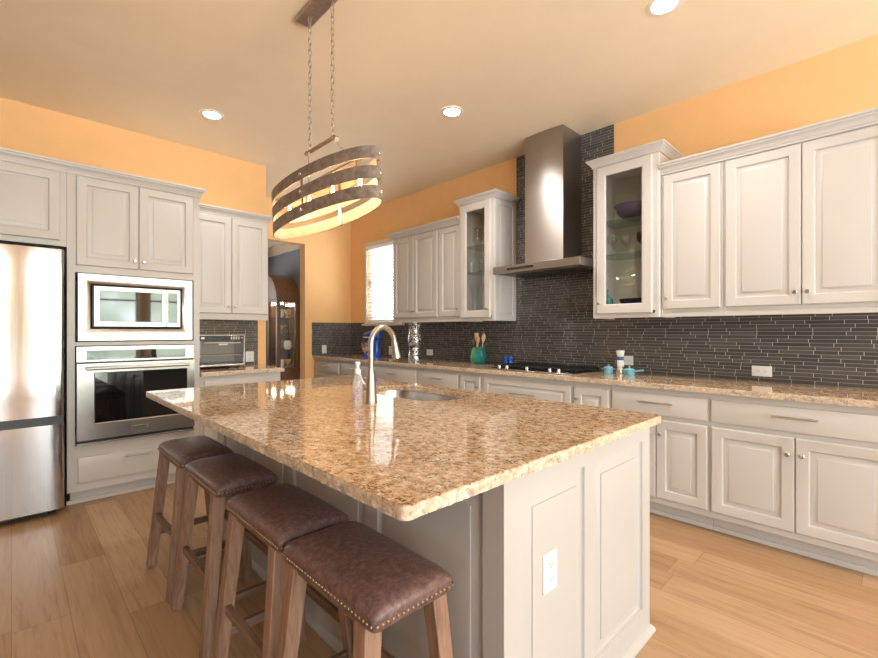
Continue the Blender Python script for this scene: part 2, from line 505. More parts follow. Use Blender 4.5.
# face mapping: F = 'x' faces the room towards -X (u runs along Y); F = 'y' faces towards -Y (u runs along X); off>0 is behind the front
def fm(F, d):
    if F == 'x': return lambda u, v, off=0.0: Vector((d + off, u, v))
    return lambda u, v, off=0.0: Vector((u, d + off, v))
def rect(P, u0, u1, v0, v1, off): return [P(u0, v0, off), P(u1, v0, off), P(u1, v1, off), P(u0, v1, off)]
def panel(b, F, d, u0, u1, v0, v1, t=0.02, sw=0.058, style='raised'):
    P = fm(F, d)
    if style == 'slab': prof = [(0, t), (0, 0.006), (0.002, 0.002), (0.008, 0)]
    elif style == 'shallow': prof = [(0, t), (0, 0.005), (0.004, 0.0), (sw, 0), (sw + 0.004, 0.009), (sw + 0.009, 0.010), (sw + 0.028, 0.003), (sw + 0.029, 0.0005)]
    else: prof = [(0, t), (0, 0.006), (0.005, 0.0), (sw - 0.004, 0), (sw, 0.002), (sw + 0.005, 0.012), (sw + 0.011, 0.013), (sw + 0.036, 0.003), (sw + 0.037, 0.0005), (sw + 0.040, 0.0)]
    b.rings([rect(P, u0 + i, u1 - i, v0 + i, v1 - i, o) for i, o in prof])
def ring_frame(b, F, d, u0, u1, v0, v1, t=0.02, sw=0.05):
    P = fm(F, d)
    prof = [(0, t), (0, 0.006), (0.005, 0.0), (sw - 0.012, 0), (sw - 0.004, 0.004), (sw, 0.007), (sw, t), (0, t)]
    rr = [[b.bm.verts.new(p) for p in rect(P, u0 + i, u1 - i, v0 + i, v1 - i, o)] for i, o in prof[:-1]]
    b._bridge(rr + [rr[0]], False)
def fbox(b, F, d0, d1, u0, u1, v0, v1):
    """box with depth range d0..d1 along the facing axis"""
    if F == 'x': b.box(d0, d1, u0, u1, v0, v1)
    else: b.box(u0, u1, d0, d1, v0, v1)
def pull(F, d, u, v, ln, parent, horizontal=True, name='handle'):
    b = B(); P = fm(F, d)
    pts = []
    for i in range(9):
        k = i / 8 - 0.5
        pts.append(P(u + k * ln, v, -0.030 - 0.004 * (1 - (2 * k) ** 2)) if horizontal else P(u, v + k * ln, -0.03))
    for p, q in zip(pts, pts[1:]): pass
    b.tube(pts, 0.0062, 8)
    for k in (-0.38, 0.38): b.tube([P(u + k * ln, v, 0.0), P(u + k * ln, v, -0.031)], 0.0048, 8)
    return b.build(name, 'nickel', parent)
def knob(F, d, u, v, parent):
    b = B(); P = fm(F, d)
    b.tube([P(u, v, 0), P(u, v, -0.006), P(u, v, -0.0065), P(u, v, -0.019), P(u, v, -0.021), P(u, v, -0.027), P(u, v, -0.030)],
           [0.009, 0.009, 0.0052, 0.0052, 0.012, 0.0135, 0.010], 12)
    return b.build('knob', 'nickel', parent)
def sweep(b, path, prof, closed=False):
    """prof of (outward, z) along an XY path, outward is to the right of travel"""
    n = len(path); dirs = []
    for i in range(n - 1):
        d = Vector((path[i + 1][0] - path[i][0], path[i + 1][1] - path[i][1])); d.normalize(); dirs.append(d)
    rr = []
    for i, p in enumerate(path):
        d0 = dirs[max(i - 1, 0)]; d1 = dirs[min(i, n - 2)]
        n0 = Vector((d0.y, -d0.x)); n1 = Vector((d1.y, -d1.x))
        mt = (n0 + n1); mt = mt / (mt.length_squared / 2) if mt.length > 1e-6 else n0
        rr.append([b.bm.verts.new((p[0] + mt.x * o, p[1] + mt.y * o, z)) for o, z in prof])
    b._bridge(rr, True)
CROWN = [(0.0, 0.0), (0.012, 0.0), (0.014, 0.012), (0.020, 0.016), (0.024, 0.026), (0.038, 0.040), (0.050, 0.047), (0.052, 0.056), (0.062, 0.060), (0.064, 0.072), (0.0, 0.072)]
def crown(path, z, parent, h=0.072, out=0.064):
    b = B()
    sweep(b, path, [(o * out / 0.064, z + q * h / 0.072) for o, q in CROWN])
    return b.build('crown_moulding', 'cab', parent, smooth=25)

# ------------------------------------------------------------------ the setting
WR = 3.756       # range wall
OY = 4.766       # oven wall
EY = 5.833       # end wall
CH = 3.055       # ceiling
def wall_with_holes(name, mat, F, d0, d1, u0, u1, z0, z1, holes):
    b = B()
    us = sorted({u0, u1} | {h[0] for h in holes} | {h[1] for h in holes})
    zs = sorted({z0, z1} | {h[2] for h in holes} | {h[3] for h in holes})
    for a, c in zip(us, us[1:]):
        for e, f in zip(zs, zs[1:]):
            mu, mz = (a + c) / 2, (e + f) / 2
            if any(h[0] < mu < h[1] and h[2] < mz < h[3] for h in holes): continue
            fbox(b, F, d0, d1, a, c, e, f)
    bmesh.ops.remove_doubles(b.bm, verts=b.bm.verts[:], dist=1e-5)
    return struct(b.build(name, mat, smooth=0))
struct(B().box(-4.8, 4.2, -3.8, 10.0, -0.1, 0.0).build('floor', 'floor', smooth=0))
struct(B().box(-4.8, 4.2, -3.8, 10.0, CH, CH + 0.1).build('ceiling', 'ceiling', smooth=0))
WIN = (4.60, 5.40, 1.375, 2.50)
wr = wall_with_holes('wall_right', 'wall', 'x', WR, WR + 0.16, -3.7, EY + 0.15, 0, CH, [WIN])
wb = struct(B().box(LEFT_X, 1.99, OY, OY + 0.14, 0, CH).build('wall_back', 'wall', smooth=0))
we = struct(B().box(2.995, WR, EY, EY + 0.15, 0, CH).box(-0.5, 2.995, EY, EY + 0.15, 2.50, CH).build('wall_end', 'wall', smooth=0))
wall_with_holes('wall_front', 'wall', 'y', FRONT_Y - 0.14, FRONT_Y, LEFT_X, WR, 0, CH, FRONT_WINDOWS)
wall_with_holes('wall_left', 'tan_wall', 'x', LEFT_X - 0.14, LEFT_X, FRONT_Y - 0.14, OY + 0.14, 0, CH, ADDED_LEFT_WINDOWS)
struct(B().box(4.10, 4.25, EY + 0.15, 10.0, 0, CH).build('wall_dining_right', 'grey_wall', smooth=0))
ADDED_DWIN = (1.5, 2.9, 0.9, 2.4)  # unseen window, added to light the dim dining room
struct(B().box(-0.64, -0.5, OY + 0.14, 9.9, 0, CH).build('wall_dining_left', 'grey_wall', smooth=0))
wall_with_holes('wall_dining_back', 'grey_wall', 'y', 9.9, 10.05, -0.64, 4.25, 0, CH, [ADDED_DWIN])
portal((2.2, 10.2, 1.65), (PI / 2, 0, PI), 1.4, 1.5)
portal((WR + 0.3, 5.0, 1.94), (PI / 2, 0, PI / 2), 0.8, 1.12)
b = B(); sweep(b, [(4.10, 9.9), (4.10, EY + 0.15)], [(0, CH - 0.16), (0.02, CH - 0.16), (0.03, CH - 0.12), (0.09, CH - 0.05), (0.11, CH - 0.04), (0.11, CH), (0, CH)])
struct(b.build('trim_1', 'crown_wood', smooth=25))

# tile sheets glued to the walls
T = 0.008
bt = B()
bt.box(WR - T, WR, -0.03, 1.702, 0.914, 1.40).box(WR - T, WR, 1.702, 2.726, 0.914, CH).box(WR - T, WR, 2.726, WIN[0] - 0.06, 0.914, 1.40)
bt.box(WR - T, WR, WIN[0] - 0.06, EY - T, 0.914, 1.335).box(WR - T, WR, WIN[1] + 0.055, EY - T, 1.335, 1.39)
bt.build('tile_backsplash', 'tile', wr, smooth=0)
B().box(3.10, WR - T, EY - T, EY, 0.914, 1.39).build('tile_backsplash', 'tile', we, smooth=0)
B().box(1.155, 1.872, OY - T, OY, 0.914, 1.43).box(1.872, 1.900, OY - T, OY, 0.914, 1.43).build('tile_backsplash', 'tile', wb, smooth=0)

# windows
def window(name, F, d, u0, u1, z0, z1, outward, bars):
    """frame, glass pane and glazing bars set in a wall hole; d is the room face of the wall"""
    root = bpy.data.objects.new(name, None); COL.objects.link(root); root['kind'] = 'structure'
    P = (lambda a, c: (min(a, c), max(a, c)))
    b = B(); fr = 0.045
    i0, i1 = P(d + outward * 0.06, d + outward * 0.12)
    fbox(b, F, i0, i1, u0, u0 + fr, z0, z1); fbox(b, F, i0, i1, u1 - fr, u1, z0, z1)
    fbox(b, F, i0, i1, u0 + fr, u1 - fr, z0, z0 + fr); fbox(b, F, i0, i1, u0 + fr, u1 - fr, z1 - fr, z1)
    for q in bars: fbox(b, F, i0, i1, u0 + fr, u1 - fr, q - 0.02, q + 0.02)
    b.build('window_frame', 'trim_white', root, smooth=0)
    b = B(); g0, g1 = P(d + outward * 0.088, d + outward * 0.092)
    fbox(b, F, g0, g1, u0 + fr, u1 - fr, z0 + fr, z1 - fr)
    b.build('window_pane', 'pane', root, smooth=0)
    b = B(); c0, c1 = P(d, d - outward * 0.014)
    cw = 0.05
    fbox(b, F, c0, c1, u0 - cw, u0, z0, z1 + cw); fbox(b, F, c0, c1, u1, u1 + cw, z0, z1 + cw); fbox(b, F, c0, c1, u0, u1, z1, z1 + cw)
    b.build('window_casing', 'trim_white', root, bevel=0.003)
    b = B(); fbox(b, F, *P(d, d - outward * 0.055), u0 - 0.07, u1 + 0.07, z0 - 0.03, z0 - 0.002)
    b.build('window_sill', 'trim_white', root, bevel=0.004)
    return root
window('window_1', 'x', WR, *WIN, +1, [1.93])
for i, w in enumerate(FRONT_WINDOWS): window('window_%d' % (i + 2), 'y', FRONT_Y, *w, -1, [1.95])
window('window_6', 'y', 9.9, *ADDED_DWIN, +1, [1.6])
for i, w in enumerate(ADDED_LEFT_WINDOWS): window('window_%d' % (i + 7), 'x', LEFT_X, *w, -1, [1.95])  # out of view, put in for light from the left
# baseboards seen or half seen
b = B(); b.box(-4.58, -0.72, OY - 0.014, OY, 0, 0.11); struct(b.build('baseboard_back', 'trim_white', smooth=0))
b = B(); b.box(4.086, 4.10, EY + 0.16, 8.15, 0, 0.13); struct(b.build('baseboard_dining', 'trim_white', smooth=0))

# ------------------------------------------------------------------ base cabinets on the range wall
BF = 3.142       # carcass front, range wall
BACK = WR - T - 0.003
def base_cabinet(y0, y1, label, drawers, doors, depth_back=BACK, pulls_on_doors=True):
    t = thing('base_cabinet', label, 'cabinet', ((BF + BACK) / 2, (y0 + y1) / 2, 0), 'base cabinets along the tiled wall')
    b = B(); b.box(BF, depth_back, y0, y1, 0.10, 0.8755)
    b.build('carcass', 'cab', t, bevel=0.0015)
    b = B(); b.box(BF + 0.072, depth_back, y0, y1, 0, 0.0995).box(BF + 0.056, BF + 0.0715, y0, y1, 0, 0.03)
    b.build('toe_kick', 'cab', t, bevel=0.004)
    for (u0, u1, v0, v1, style, pl) in drawers:
        b = B(); panel(b, 'x', BF - 0.02, u0, u1, v0, v1, 0.0195, 0.048, style)
        d = b.build('drawer', 'cab', t)
        pull('x', BF - 0.02, (u0 + u1) / 2, (v0 + v1) / 2 + (0.03 if style != 'slab' and v1 - v0 > 0.2 else 0.012), pl, d)
    for (u0, u1, v0, v1, kside) in doors:
        b = B(); panel(b, 'x', BF - 0.02, u0, u1, v0, v1, 0.0195, 0.058 if u1 - u0 > 0.26 else 0.048, 'raised')
        d = b.build('door', 'cab', t)
        if kside: knob('x', BF - 0.02, (u1 - 0.03) if kside > 0 else (u0 + 0.03), v1 - 0.09, d)
    return t
DZ0, DZ1, RZ0, RZ1 = 0.700, 0.838, 0.142, 0.668
base_cabinet(-0.030, 0.811, 'greige base cabinet with one wide drawer over two doors, nearest at the right edge', [(-0.018, 0.800, DZ0, DZ1, 'slab', 0.20)],
             [(0.394, 0.800, RZ0, RZ1, -1), (-0.018, 0.390, RZ0, RZ1, 1)])
base_cabinet(0.812, 1.444, 'greige base cabinet under the grinder, one drawer over two narrow doors', [(0.822, 1.431, DZ0, DZ1, 'slab', 0.22)],
             [(0.822, 1.126, RZ0, RZ1, 1), (1.130, 1.431, RZ0, RZ1, -1)])
base_cabinet(1.445, 1.745, 'narrow full height door base cabinet at the right end of the cooktop', [], [(1.458, 1.731, RZ0, DZ1, 1)])
base_cabinet(1.746, 2.660, 'wide base cabinet with raised panel drawer directly under the gas cooktop',
             [(1.763, 2.640, 0.560, DZ1, 'shallow', 0.26), (1.763, 2.640, RZ0, 0.545, 'shallow', 0.26)], [])
base_cabinet(2.661, 2.955, 'narrow full height door base cabinet at the left end of the cooktop', [], [(2.687, 2.936, RZ0, DZ1, -1)])
base_cabinet(2.956, 3.565, 'base cabinet with a single drawer below the green utensil crock', [(2.976, 3.552, DZ0, DZ1, 'slab', 0.16)],
             [(2.976, 3.262, RZ0, RZ1, 1), (3.266, 3.552, RZ0, RZ1, -1)])
base_cabinet(3.566, 4.405, 'base cabinet with a drawer just right of the island faucet, left of the vase', [(3.592, 4.392, DZ0, DZ1, 'slab', 0.16)],
             [(3.592, 3.990, RZ0, RZ1, 1), (3.994, 4.392, RZ0, RZ1, -1)])
base_cabinet(4.406, 5.105, 'base cabinet below the blue stand mixer, partly behind the faucet', [(4.420, 5.075, DZ0, DZ1, 'slab', 0.16)],
             [(4.420, 4.745, RZ0, RZ1, 1), (4.749, 5.075, RZ0, RZ1, -1)])
base_cabinet(5.106, EY - T - 0.002, 'farthest base cabinet, in the corner against the tiled end wall', [(5.155, 5.790, DZ0, DZ1, 'slab', 0.16)],
             [(5.155, 5.470, RZ0, RZ1, 1), (5.474, 5.790, RZ0, RZ1, -1)])

# ------------------------------------------------------------------ granite worktops
def hole_face(f, hole, loc):
    if not hole: return False
    c = f.center + Vector(loc)
    return min((c.x - p[0]) ** 2 + (c.y - p[1]) ** 2 for p in hole) < 0.0016
def slab(name, outline, label, cat, z0=0.8765, z1=0.914, chisel=(), hole=None, loc=(0, 0, 0), rough=0.004):
    """outline: XY corners counter-clockwise; chisel: edges (by index) with a broken rock face; hole: XY loop"""
    b = B(); bm = b.bm
    rnd = random.Random(3)
    pts = []
    n = len(outline)
    for i in range(n):
        p = Vector(outline[i]); q = Vector(outline[(i + 1) % n]); d = q - p
        k = max(1, int(d.length / 0.012)) if i in chisel else 1
        nr = Vector((d.y, -d.x)).normalized()
        for j in range(k): pts.append((p + d * (j / k), nr if (i in chisel and j > 0) else None, i))
    m = len(pts)
    # corner normals
    def nrm(i):
        d0 = (pts[i][0] - pts[i - 1][0]).normalized(); d1 = (pts[(i + 1) % m][0] - pts[i][0]).normalized()
        v = Vector((d0.y + d1.y, -d0.x - d1.x)); return v / max(v.length_squared / 2, 0.3)
    nn = [nrm(i) for i in range(m)]
    levels = [(z1, -0.0025), (z1 - 0.0025, 0.0), (z1 - 0.010, 1.0), (z1 - 0.020, 1.0), (z1 - 0.029, 1.0), (z0, 0.0)]
    rr = []
    for z, k in levels:
        ring = []
        for i, (p, f, e) in enumerate(pts):
            if k == 1.0: o = rnd.uniform(-rough, rough * 0.6) if f is not None else 0.0
            elif k == 0.0 and f is not None: o = rnd.uniform(-rough, 0) * 0.6
            else: o = k if k < 0 else 0
            c = p + nn[i] * o
            ring.append(bm.verts.new((c.x, c.y, z + (rnd.uniform(-0.002, 0.002) if (k == 1.0 and f is not None) else 0))))
        rr.append(ring)
    for r0, r1 in zip(rr, rr[1:]):
        for i in range(m):
            j = (i + 1) % m
            bm.faces.new((r0[i], r0[j], r1[j], r1[i]))
    def loop_edges(ring): 
        out = []
        for i in range(len(ring)):
            a, c = ring[i], ring[(i + 1) % len(ring)]
            e = bm.edges.get((a, c)) or bm.edges.new((a, c)); out.append(e)
        return out
    te = loop_edges(rr[0]); be = loop_edges(rr[-1])
    if hole:
        hr = []
        cen = sum((Vector(p) for p in hole), Vector((0, 0))) / len(hole)
        for z, k in ((z1, 0.003), (z1 - 0.003, 0.0), (z0, 0.0)):
            hr.append([bm.verts.new((p[0] + (Vector(p) - cen).normalized().x * k, p[1] + (Vector(p) - cen).normalized().y * k, z)) for p in hole])
        for r0, r1 in zip(hr, hr[1:]):
            for i in range(len(hole)):
                j = (i + 1) % len(hole); bm.faces.new((r0[i], r0[j], r1[j], r1[i]))
        te += loop_edges(hr[0]); be += loop_edges(hr[-1])
    bmesh.ops.triangle_fill(bm, edges=te, use_beauty=True)
    bmesh.ops.triangle_fill(bm, edges=be, use_beauty=True)
    o = b.build(name, 'granite', loc=loc, smooth=30)
    o.data.materials.append(MT['granite_edge'])
    for f in o.data.polygons:
        if abs(f.normal.z) < 0.8 and f.center.z < z1 - loc[2] - 0.002 and not hole_face(f, hole, loc): f.material_index = 1
    return tag(o, label, cat)
CF = 3.107
slab('countertop', [(CF, -0.045), (WR - T, -0.045), (WR - T, EY - T), (CF, EY - T)], 'long granite countertop running along the dark tiled wall under the upper cabinets', 'countertop',
     chisel=(3,), loc=(3.43, 2.9, 0.8765), rough=0.003)
slab('countertop', [(1.156, 4.085), (1.885, 4.085), (1.885, OY - T), (1.156, OY - T)], 'short granite countertop holding the toaster oven beside the oven tower', 'countertop',
     chisel=(0, 1), loc=(1.52, 4.42, 0.8765), rough=0.003)

# ------------------------------------------------------------------ upper cabinets on the range wall
UF = 3.430
UZ0, UZ1 = 1.366, 2.405
def upper_cabinet(y0, y1, label, doors, crown_path, back=None):
    t = thing('upper_cabinet', label, 'cabinet', ((UF + WR) / 2, (y0 + y1) / 2, UZ0), 'solid door upper cabinets on the tiled wall')
    b = B(); b.box(UF, WR - T - 0.001, y0, y1, UZ0 + 0.034, UZ1); b.box(UF, UF + 0.02, y0, y1, UZ0, UZ0 + 0.0335)
    b.build('carcass', 'cab', t, bevel=0.0015)
    crown(crown_path, UZ1 - 0.002, t)
    for (u0, u1, ks) in doors:
        b = B(); panel(b, 'x', UF - 0.02, u0, u1, 1.424, 2.392, 0.0195)
        d = b.build('door', 'cab', t)
        knob('x', UF - 0.02, (u1 - 0.028) if ks > 0 else (u0 + 0.028), 1.50, d)
    return t
# the uppers stop on the tile, 8 mm off the wall, where the tile runs behind them only below 1.40 m
upper_cabinet(-0.030, 0.8045, 'double door upper cabinet at the right edge of the photo, with its crown', [(0.399, 0.792, -1), (0.0, 0.395, 1)], [(UF, 0.8045), (UF, -0.030)])
upper_cabinet(0.8055, 1.1985, 'single door upper cabinet between the right glass cabinet and the double doors', [(0.821, 1.181, 1)], [(UF, 1.1985), (UF, 0.8055)])
upper_cabinet(3.5445, 4.372, 'double door upper cabinet right beside the window blind', [(3.972, 4.342, -1), (3.562, 3.968, 1)], [(WR - 0.001, 4.372), (UF, 4.372), (UF, 3.5445)])
upper_cabinet(3.2005, 3.5435, 'single door upper cabinet left of the left glass cabinet', [(3.212, 3.532, -1)], [(UF, 3.5435), (UF, 3.2005)])

def glass_cabinet(y0, y1, label, kside):
    GF = 3.392; z1 = 2.578
    t = thing('glass_door_cabinet', label, 'cabinet', ((GF + WR) / 2, (y0 + y1) / 2, UZ0), 'glass door cabinets beside the range hood')
    bk = WR - T - 0.001
    b = B(); w = 0.018
    b.box(GF, bk, y0, y0 + w, UZ0, z1).box(GF, bk, y1 - w, y1, UZ0, z1)
    b.box(GF, bk, y0 + w, y1 - w, UZ0 + 0.034, UZ0 + 0.052).box(GF, bk, y0 + w, y1 - w, z1 - 0.02, z1)
    b.box(GF, GF + 0.02, y0 + w, y0 + 0.055, UZ0, z1 - 0.02).box(GF, GF + 0.02, y1 - 0.055, y1 - w, UZ0, z1 - 0.02)
    b.box(GF, GF + 0.02, y0 + 0.055, y1 - 0.055, UZ0, UZ0 + 0.06).box(GF, GF + 0.02, y0 + 0.055, y1 - 0.055, z1 - 0.05, z1 - 0.02)
    b.build('carcass', 'cab', t, smooth=0)
    b = B(); b.box(bk - 0.008, bk - 0.001, y0 + w, y1 - w, UZ0 + 0.052, z1 - 0.02)
    b.build('back_panel', 'cab_dark', t, smooth=0)
    for z in (1.868, 2.138):
        b = B(); b.box(GF + 0.035, bk - 0.009, y0 + w + 0.001, y1 - w - 0.001, z, z + 0.006)
        b.build('glass_shelf', 'shelf_glass', t, smooth=0)
    b = B(); ring_frame(b, 'x', GF - 0.02, y0 + 0.034, y1 - 0.034, 1.400, z1 - 0.012, 0.0195, 0.075)
    d = b.build('door', 'cab', t)
    b = B(); b.box(GF - 0.010, GF - 0.006, y0 + 0.110, y1 - 0.110, 1.4755, z1 - 0.0875)
    b.build('door_glass', 'glass', d, smooth=0)
    knob('x', GF - 0.02, (y1 - 0.062) if kside > 0 else (y0 + 0.062), 1.485, d)
    b = B(); panel(b, 'y', y0 - 0.012, GF + 0.006, bk - 0.002, UZ0 + 0.004, z1 - 0.004, 0.0118, 0.055, 'shallow')
    b.build('side_panel', 'cab', t)
    crown([(bk, y1), (GF, y1), (GF, y0 - 0.012), (bk, y0 - 0.012)], z1 - 0.004, t, 0.062, 0.046)
    return t
glass_cabinet(2.738, 3.199, 'glass door cabinet left of the range hood, holding clear glassware', -1)
glass_cabinet(1.212, 1.708, 'glass door cabinet right of the range hood, holding the plum bowl', 1)

# ------------------------------------------------------------------ range hood
HX, HY0, HY1 = 3.256, 1.752, 2.640
t = thing('range_hood', 'stainless chimney range hood mounted above the gas cooktop', 'range hood', (3.5, 2.2, 1.79))
WT = WR - T - 0.001
b = B()
b.rings([[(HX, HY0, 1.795), (HX, HY1, 1.795), (WT, HY1, 1.795), (WT, HY0, 1.795)], [(HX, HY0, 1.862), (HX, HY1, 1.862), (WT, HY1, 1.862), (WT, HY0, 1.862)],
         [(HX + 0.03, HY0 + 0.03, 1.866), (HX + 0.03, HY1 - 0.03, 1.866), (WT, HY1 - 0.03, 1.866), (WT, HY0 + 0.03, 1.866)]])
b.build('canopy', 'hood_steel', t, bevel=0.002, smooth=20)
b = B()
ch = []
for z in (1.8665, 1.90, CH - 0.002):
    yy0, yy1, xf = (2.004, 2.398, 3.430)
    f = 0.012 if z < 1.89 else 0
    ring = [(xf - f, yy0 - f, z)]
    for k in range(1, 8):       # gently bowed front
        s = k / 8; ring.append((xf - f - 0.012 * math.sin(PI * s), yy0 - f + (yy1 - yy0 + 2 * f) * s, z))
    ring += [(xf - f, yy1 + f, z), (WT, yy1 + f, z), (WT, yy0 - f, z)]
    ch.append(ring)
b.rings(ch)
b.build('chimney', 'hood_steel', t, smooth=30)
b = B(); b.box(HX - 0.003, HX - 0.0005, 2.19, 2.475, 1.818, 1.840); b.build('control_panel', 'black_glass', t, bevel=0.001)
for k in range(2):
    b = B(); b.box(HX + 0.05, WT - 0.06, HY0 + 0.04 + k * 0.41, HY0 + 0.44 + k * 0.41, 1.789, 1.7945)
    for q in range(9): b.box(HX + 0.06, WT - 0.07, HY0 + 0.06 + k * 0.41 + q * 0.04, HY0 + 0.075 + k * 0.41 + q * 0.04, 1.785, 1.789)
    b.build('grease_filter', 'steel', t, smooth=0)

# ------------------------------------------------------------------ gas cooktop
KZ = 0.9145
t = thing('gas_cooktop', 'black gas cooktop with steel rim and knobs set into the long countertop', 'cooktop', (3.44, 2.22, KZ))
b = B(); b.box(3.185, 3.690, 1.782, 2.660, KZ, KZ + 0.009); b.build('steel_rim', 'steel', t, bevel=0.004)
b = B(); b.box(3.255, 3.680, 1.795, 2.647, KZ + 0.0095, KZ + 0.013); b.build('glass_top', 'black_glass', t, bevel=0.001)
gw = 0.284
for k in range(3):
    y0 = 1.797 + k * gw
    b = B(); z0, z1 = KZ + 0.030, KZ + 0.042
    y1 = y0 + gw - 0.008; x0, x1 = 3.275, 3.665
    for q in (x0, x1): b.bar((q, y0, z0), (q, y1, z0), 0.012, 0.014)
    for q in (y0 + 0.006, y1 - 0.006): b.bar((x0, q, z0), (x1, q, z0), 0.012, 0.014)
    for q in range(1, 6): b.bar((x0, y0 + (y1 - y0) * q / 6, z0 + 0.004), (x1, y0 + (y1 - y0) * q / 6, z0 + 0.004), 0.009, 0.012)
    b.bar(((x0 + x1) / 2, y0, z0), ((x0 + x1) / 2, y1, z0), 0.010, 0.014)
    for fx in (x0, x1):
        for fy in (y0 + 0.006, y1 - 0.006): b.bar((fx, fy, KZ + 0.0132), (fx, fy, z0), 0.012, 0.012, up=(0, 1, 0))
    b.build('grate', 'iron', t, bevel=0.002)
for (x, y, r) in ((3.37, 1.93, 0.045), (3.56, 1.93, 0.036), (3.47, 2.22, 0.055), (3.37, 2.51, 0.036), (3.56, 2.51, 0.045)):
    b = B(); b.lathe([(r, 0), (r, 0.006), (r * 0.8, 0.008), (r * 0.8, 0.014), (0.001, 0.015)], (x, y, KZ + 0.0132), 20); b.build('burner', 'iron', t)
for y in (1.922, 2.005, 2.233, 2.448, 2.532):
    b = B(); b.lathe([(0.018, 0), (0.018, 0.005), (0.0145, 0.008), (0.0135, 0.028), (0.0115, 0.031), (0.001, 0.031)], (3.222, y, KZ + 0.0095), 18)
    b.build('knob', 'chrome', t)

# ------------------------------------------------------------------ refrigerator and its surround
t = thing('refrigerator', 'stainless steel refrigerator with bottom freezer drawer at the left edge', 'refrigerator', (-0.19, 4.37, 0))
FX0, FX1, FY = -0.642, 0.262, 3.972
b = B(); b.box(FX0 + 0.01, FX1 - 0.004, FY + 0.075, OY - 0.03, 0.035, 1.800); b.build('cabinet_body', 'grey_plastic', t, bevel=0.004)
def fridge_door(x0, x1, z0, z1, name):
    b = B()
    # rounded ends need finer steps
    fine = []
    for k in range(7):
        a = PI / 2 * k / 6; fine.append((x0 + 0.02 - 0.02 * math.cos(a), FY + 0.003 + 0.02 - 0.02 * math.sin(a)))
    for k in range(1, 14):
        s = k / 14; x = x0 + 0.02 + (x1 - x0 - 0.04) * s; fine.append((x, FY + 0.003 * (2 * s - 1) ** 2))
    for k in range(7):
        a = PI / 2 * (1 - k / 6); fine.append((x1 - 0.02 + 0.02 * math.cos(a), FY + 0.003 + 0.02 - 0.02 * math.sin(a)))
    fine += [(x1, FY + 0.07), (x0, FY + 0.07)]
    b.rings([[(x, y, z) for x, y in fine] for z in (z0, z1)])
    return b.build(name, 'steel_v', t, smooth=40)
fridge_door(-0.186, FX1, 0.686, 1.822, 'door')
fridge_door(FX0, -0.194, 0.686, 1.822, 'door')
fridge_door(FX0, FX1, 0.050, 0.628, 'freezer_drawer')
b = B(); b.box(FX0 + 0.004, FX1 - 0.002, FY + 0.035, FY + 0.072, 0.629, 0.685); b.build('handle_recess', 'grey_plastic', t)
for x in (FX0 + 0.06, FX1 - 0.06):
    b = B(); b.lathe([(0.022, 0.0), (0.024, 0.012), (0.012, 0.014), (0.012, 0.036)], (x, FY + 0.12, 0), 14); b.build('foot', 'black', t)
b = B(); b.box(FX0 + 0.02, FX1 - 0.02, FY + 0.09, FY + 0.12, 0.016, 0.0345); b.build('bottom_grille', 'black', t)
for x in (FX0 + 0.06, FX1 - 0.06):
    b = B(); b.box(x - 0.03, x + 0.03, FY + 0.03, FY + 0.14, 1.8225, 1.836); b.build('hinge_cover', 'black', t, bevel=0.003)

OF = 4.1225      # face of the oven tower and of the cabinet over the refrigerator
t = thing('upper_cabinet', 'cabinet with wide doors built above the stainless refrigerator', 'cabinet', (-0.19, 4.44, 1.86))
b = B(); b.box(-0.72, 0.2845, OF, OY - 0.001, 1.866, 2.405); b.build('carcass', 'cab', t, bevel=0.0015)
for (u0, u1) in ((-0.215, 0.247), (-0.682, -0.220)):
    b = B(); panel(b, 'y', OF - 0.02, u0, u1, 1.905, 2.388, 0.0195); d = b.build('door', 'cab', t)
    knob('y', OF - 0.02, u0 + 0.028 if u0 > -0.3 else u1 - 0.028, 1.955, d)
b = B(); sweep(b, [(-0.72, OF), (0.2845, OF)], [(o * 0.7, 2.396 + q) for o, q in CROWN]); b.build('crown_moulding', 'cab', t, smooth=25)
b = B(); b.box(-0.72, -0.70, OF, OY - 0.001, 0.0, 1.8655); b.build('side_panel', 'cab', t)

# ------------------------------------------------------------------ oven tower
t = thing('oven_cabinet', 'tall greige cabinet holding the microwave and wall oven', 'cabinet', (0.72, 4.44, 0))
OX0, OX1 = 0.2855, 1.151
b = B()
b.box(OX0, 0.330, OF, OY - 0.001, 0.10, 2.405).box(1.105, OX1, OF, OY - 0.001, 0.10, 2.405)
b.box(0.330, 1.105, OF, OY - 0.001, 0.10, 0.432).box(0.330, 1.105, OF, OY - 0.001, 1.156, 1.184).box(0.330, 1.105, OF, OY - 0.001, 1.690, 2.405)
b.box(0.330, 1.105, OY - 0.02, OY - 0.001, 0.432, 1.156).box(0.330, 1.105, OY - 0.02, OY - 0.001, 1.184, 1.690)
b.build('carcass', 'cab', t, smooth=0)
b = B(); b.box(OX0 + 0.02, OX1, OF + 0.062, OY - 0.001, 0, 0.0995).box(OX0, OX1, OF + 0.046, OF + 0.0615, 0, 0.03); b.build('toe_kick', 'cab', t, bevel=0.004)
for (u0, u1, ks) in ((0.336, 0.713, 1), (0.717, 1.099, -1)):
    b = B(); panel(b, 'y', OF - 0.02, u0, u1, 1.742, 2.388, 0.0195); d = b.build('door', 'cab', t)
    knob('y', OF - 0.02, (u1 - 0.028) if ks > 0 else (u0 + 0.028), 1.80, d)
b = B(); panel(b, 'y', OF - 0.02, 0.345, 1.092, 0.160, 0.345, 0.0195, 0.05, 'slab'); d = b.build('drawer', 'cab', t)
pull('y', OF - 0.02, 0.718, 0.312, 0.19, d)
b = B(); sweep(b, [(0.2855, OF), (OX1, OF), (OX1, OY - 0.001)], [(o * 0.7, 2.396 + q) for o, q in CROWN]); b.build('crown_moulding', 'cab', t, smooth=25)

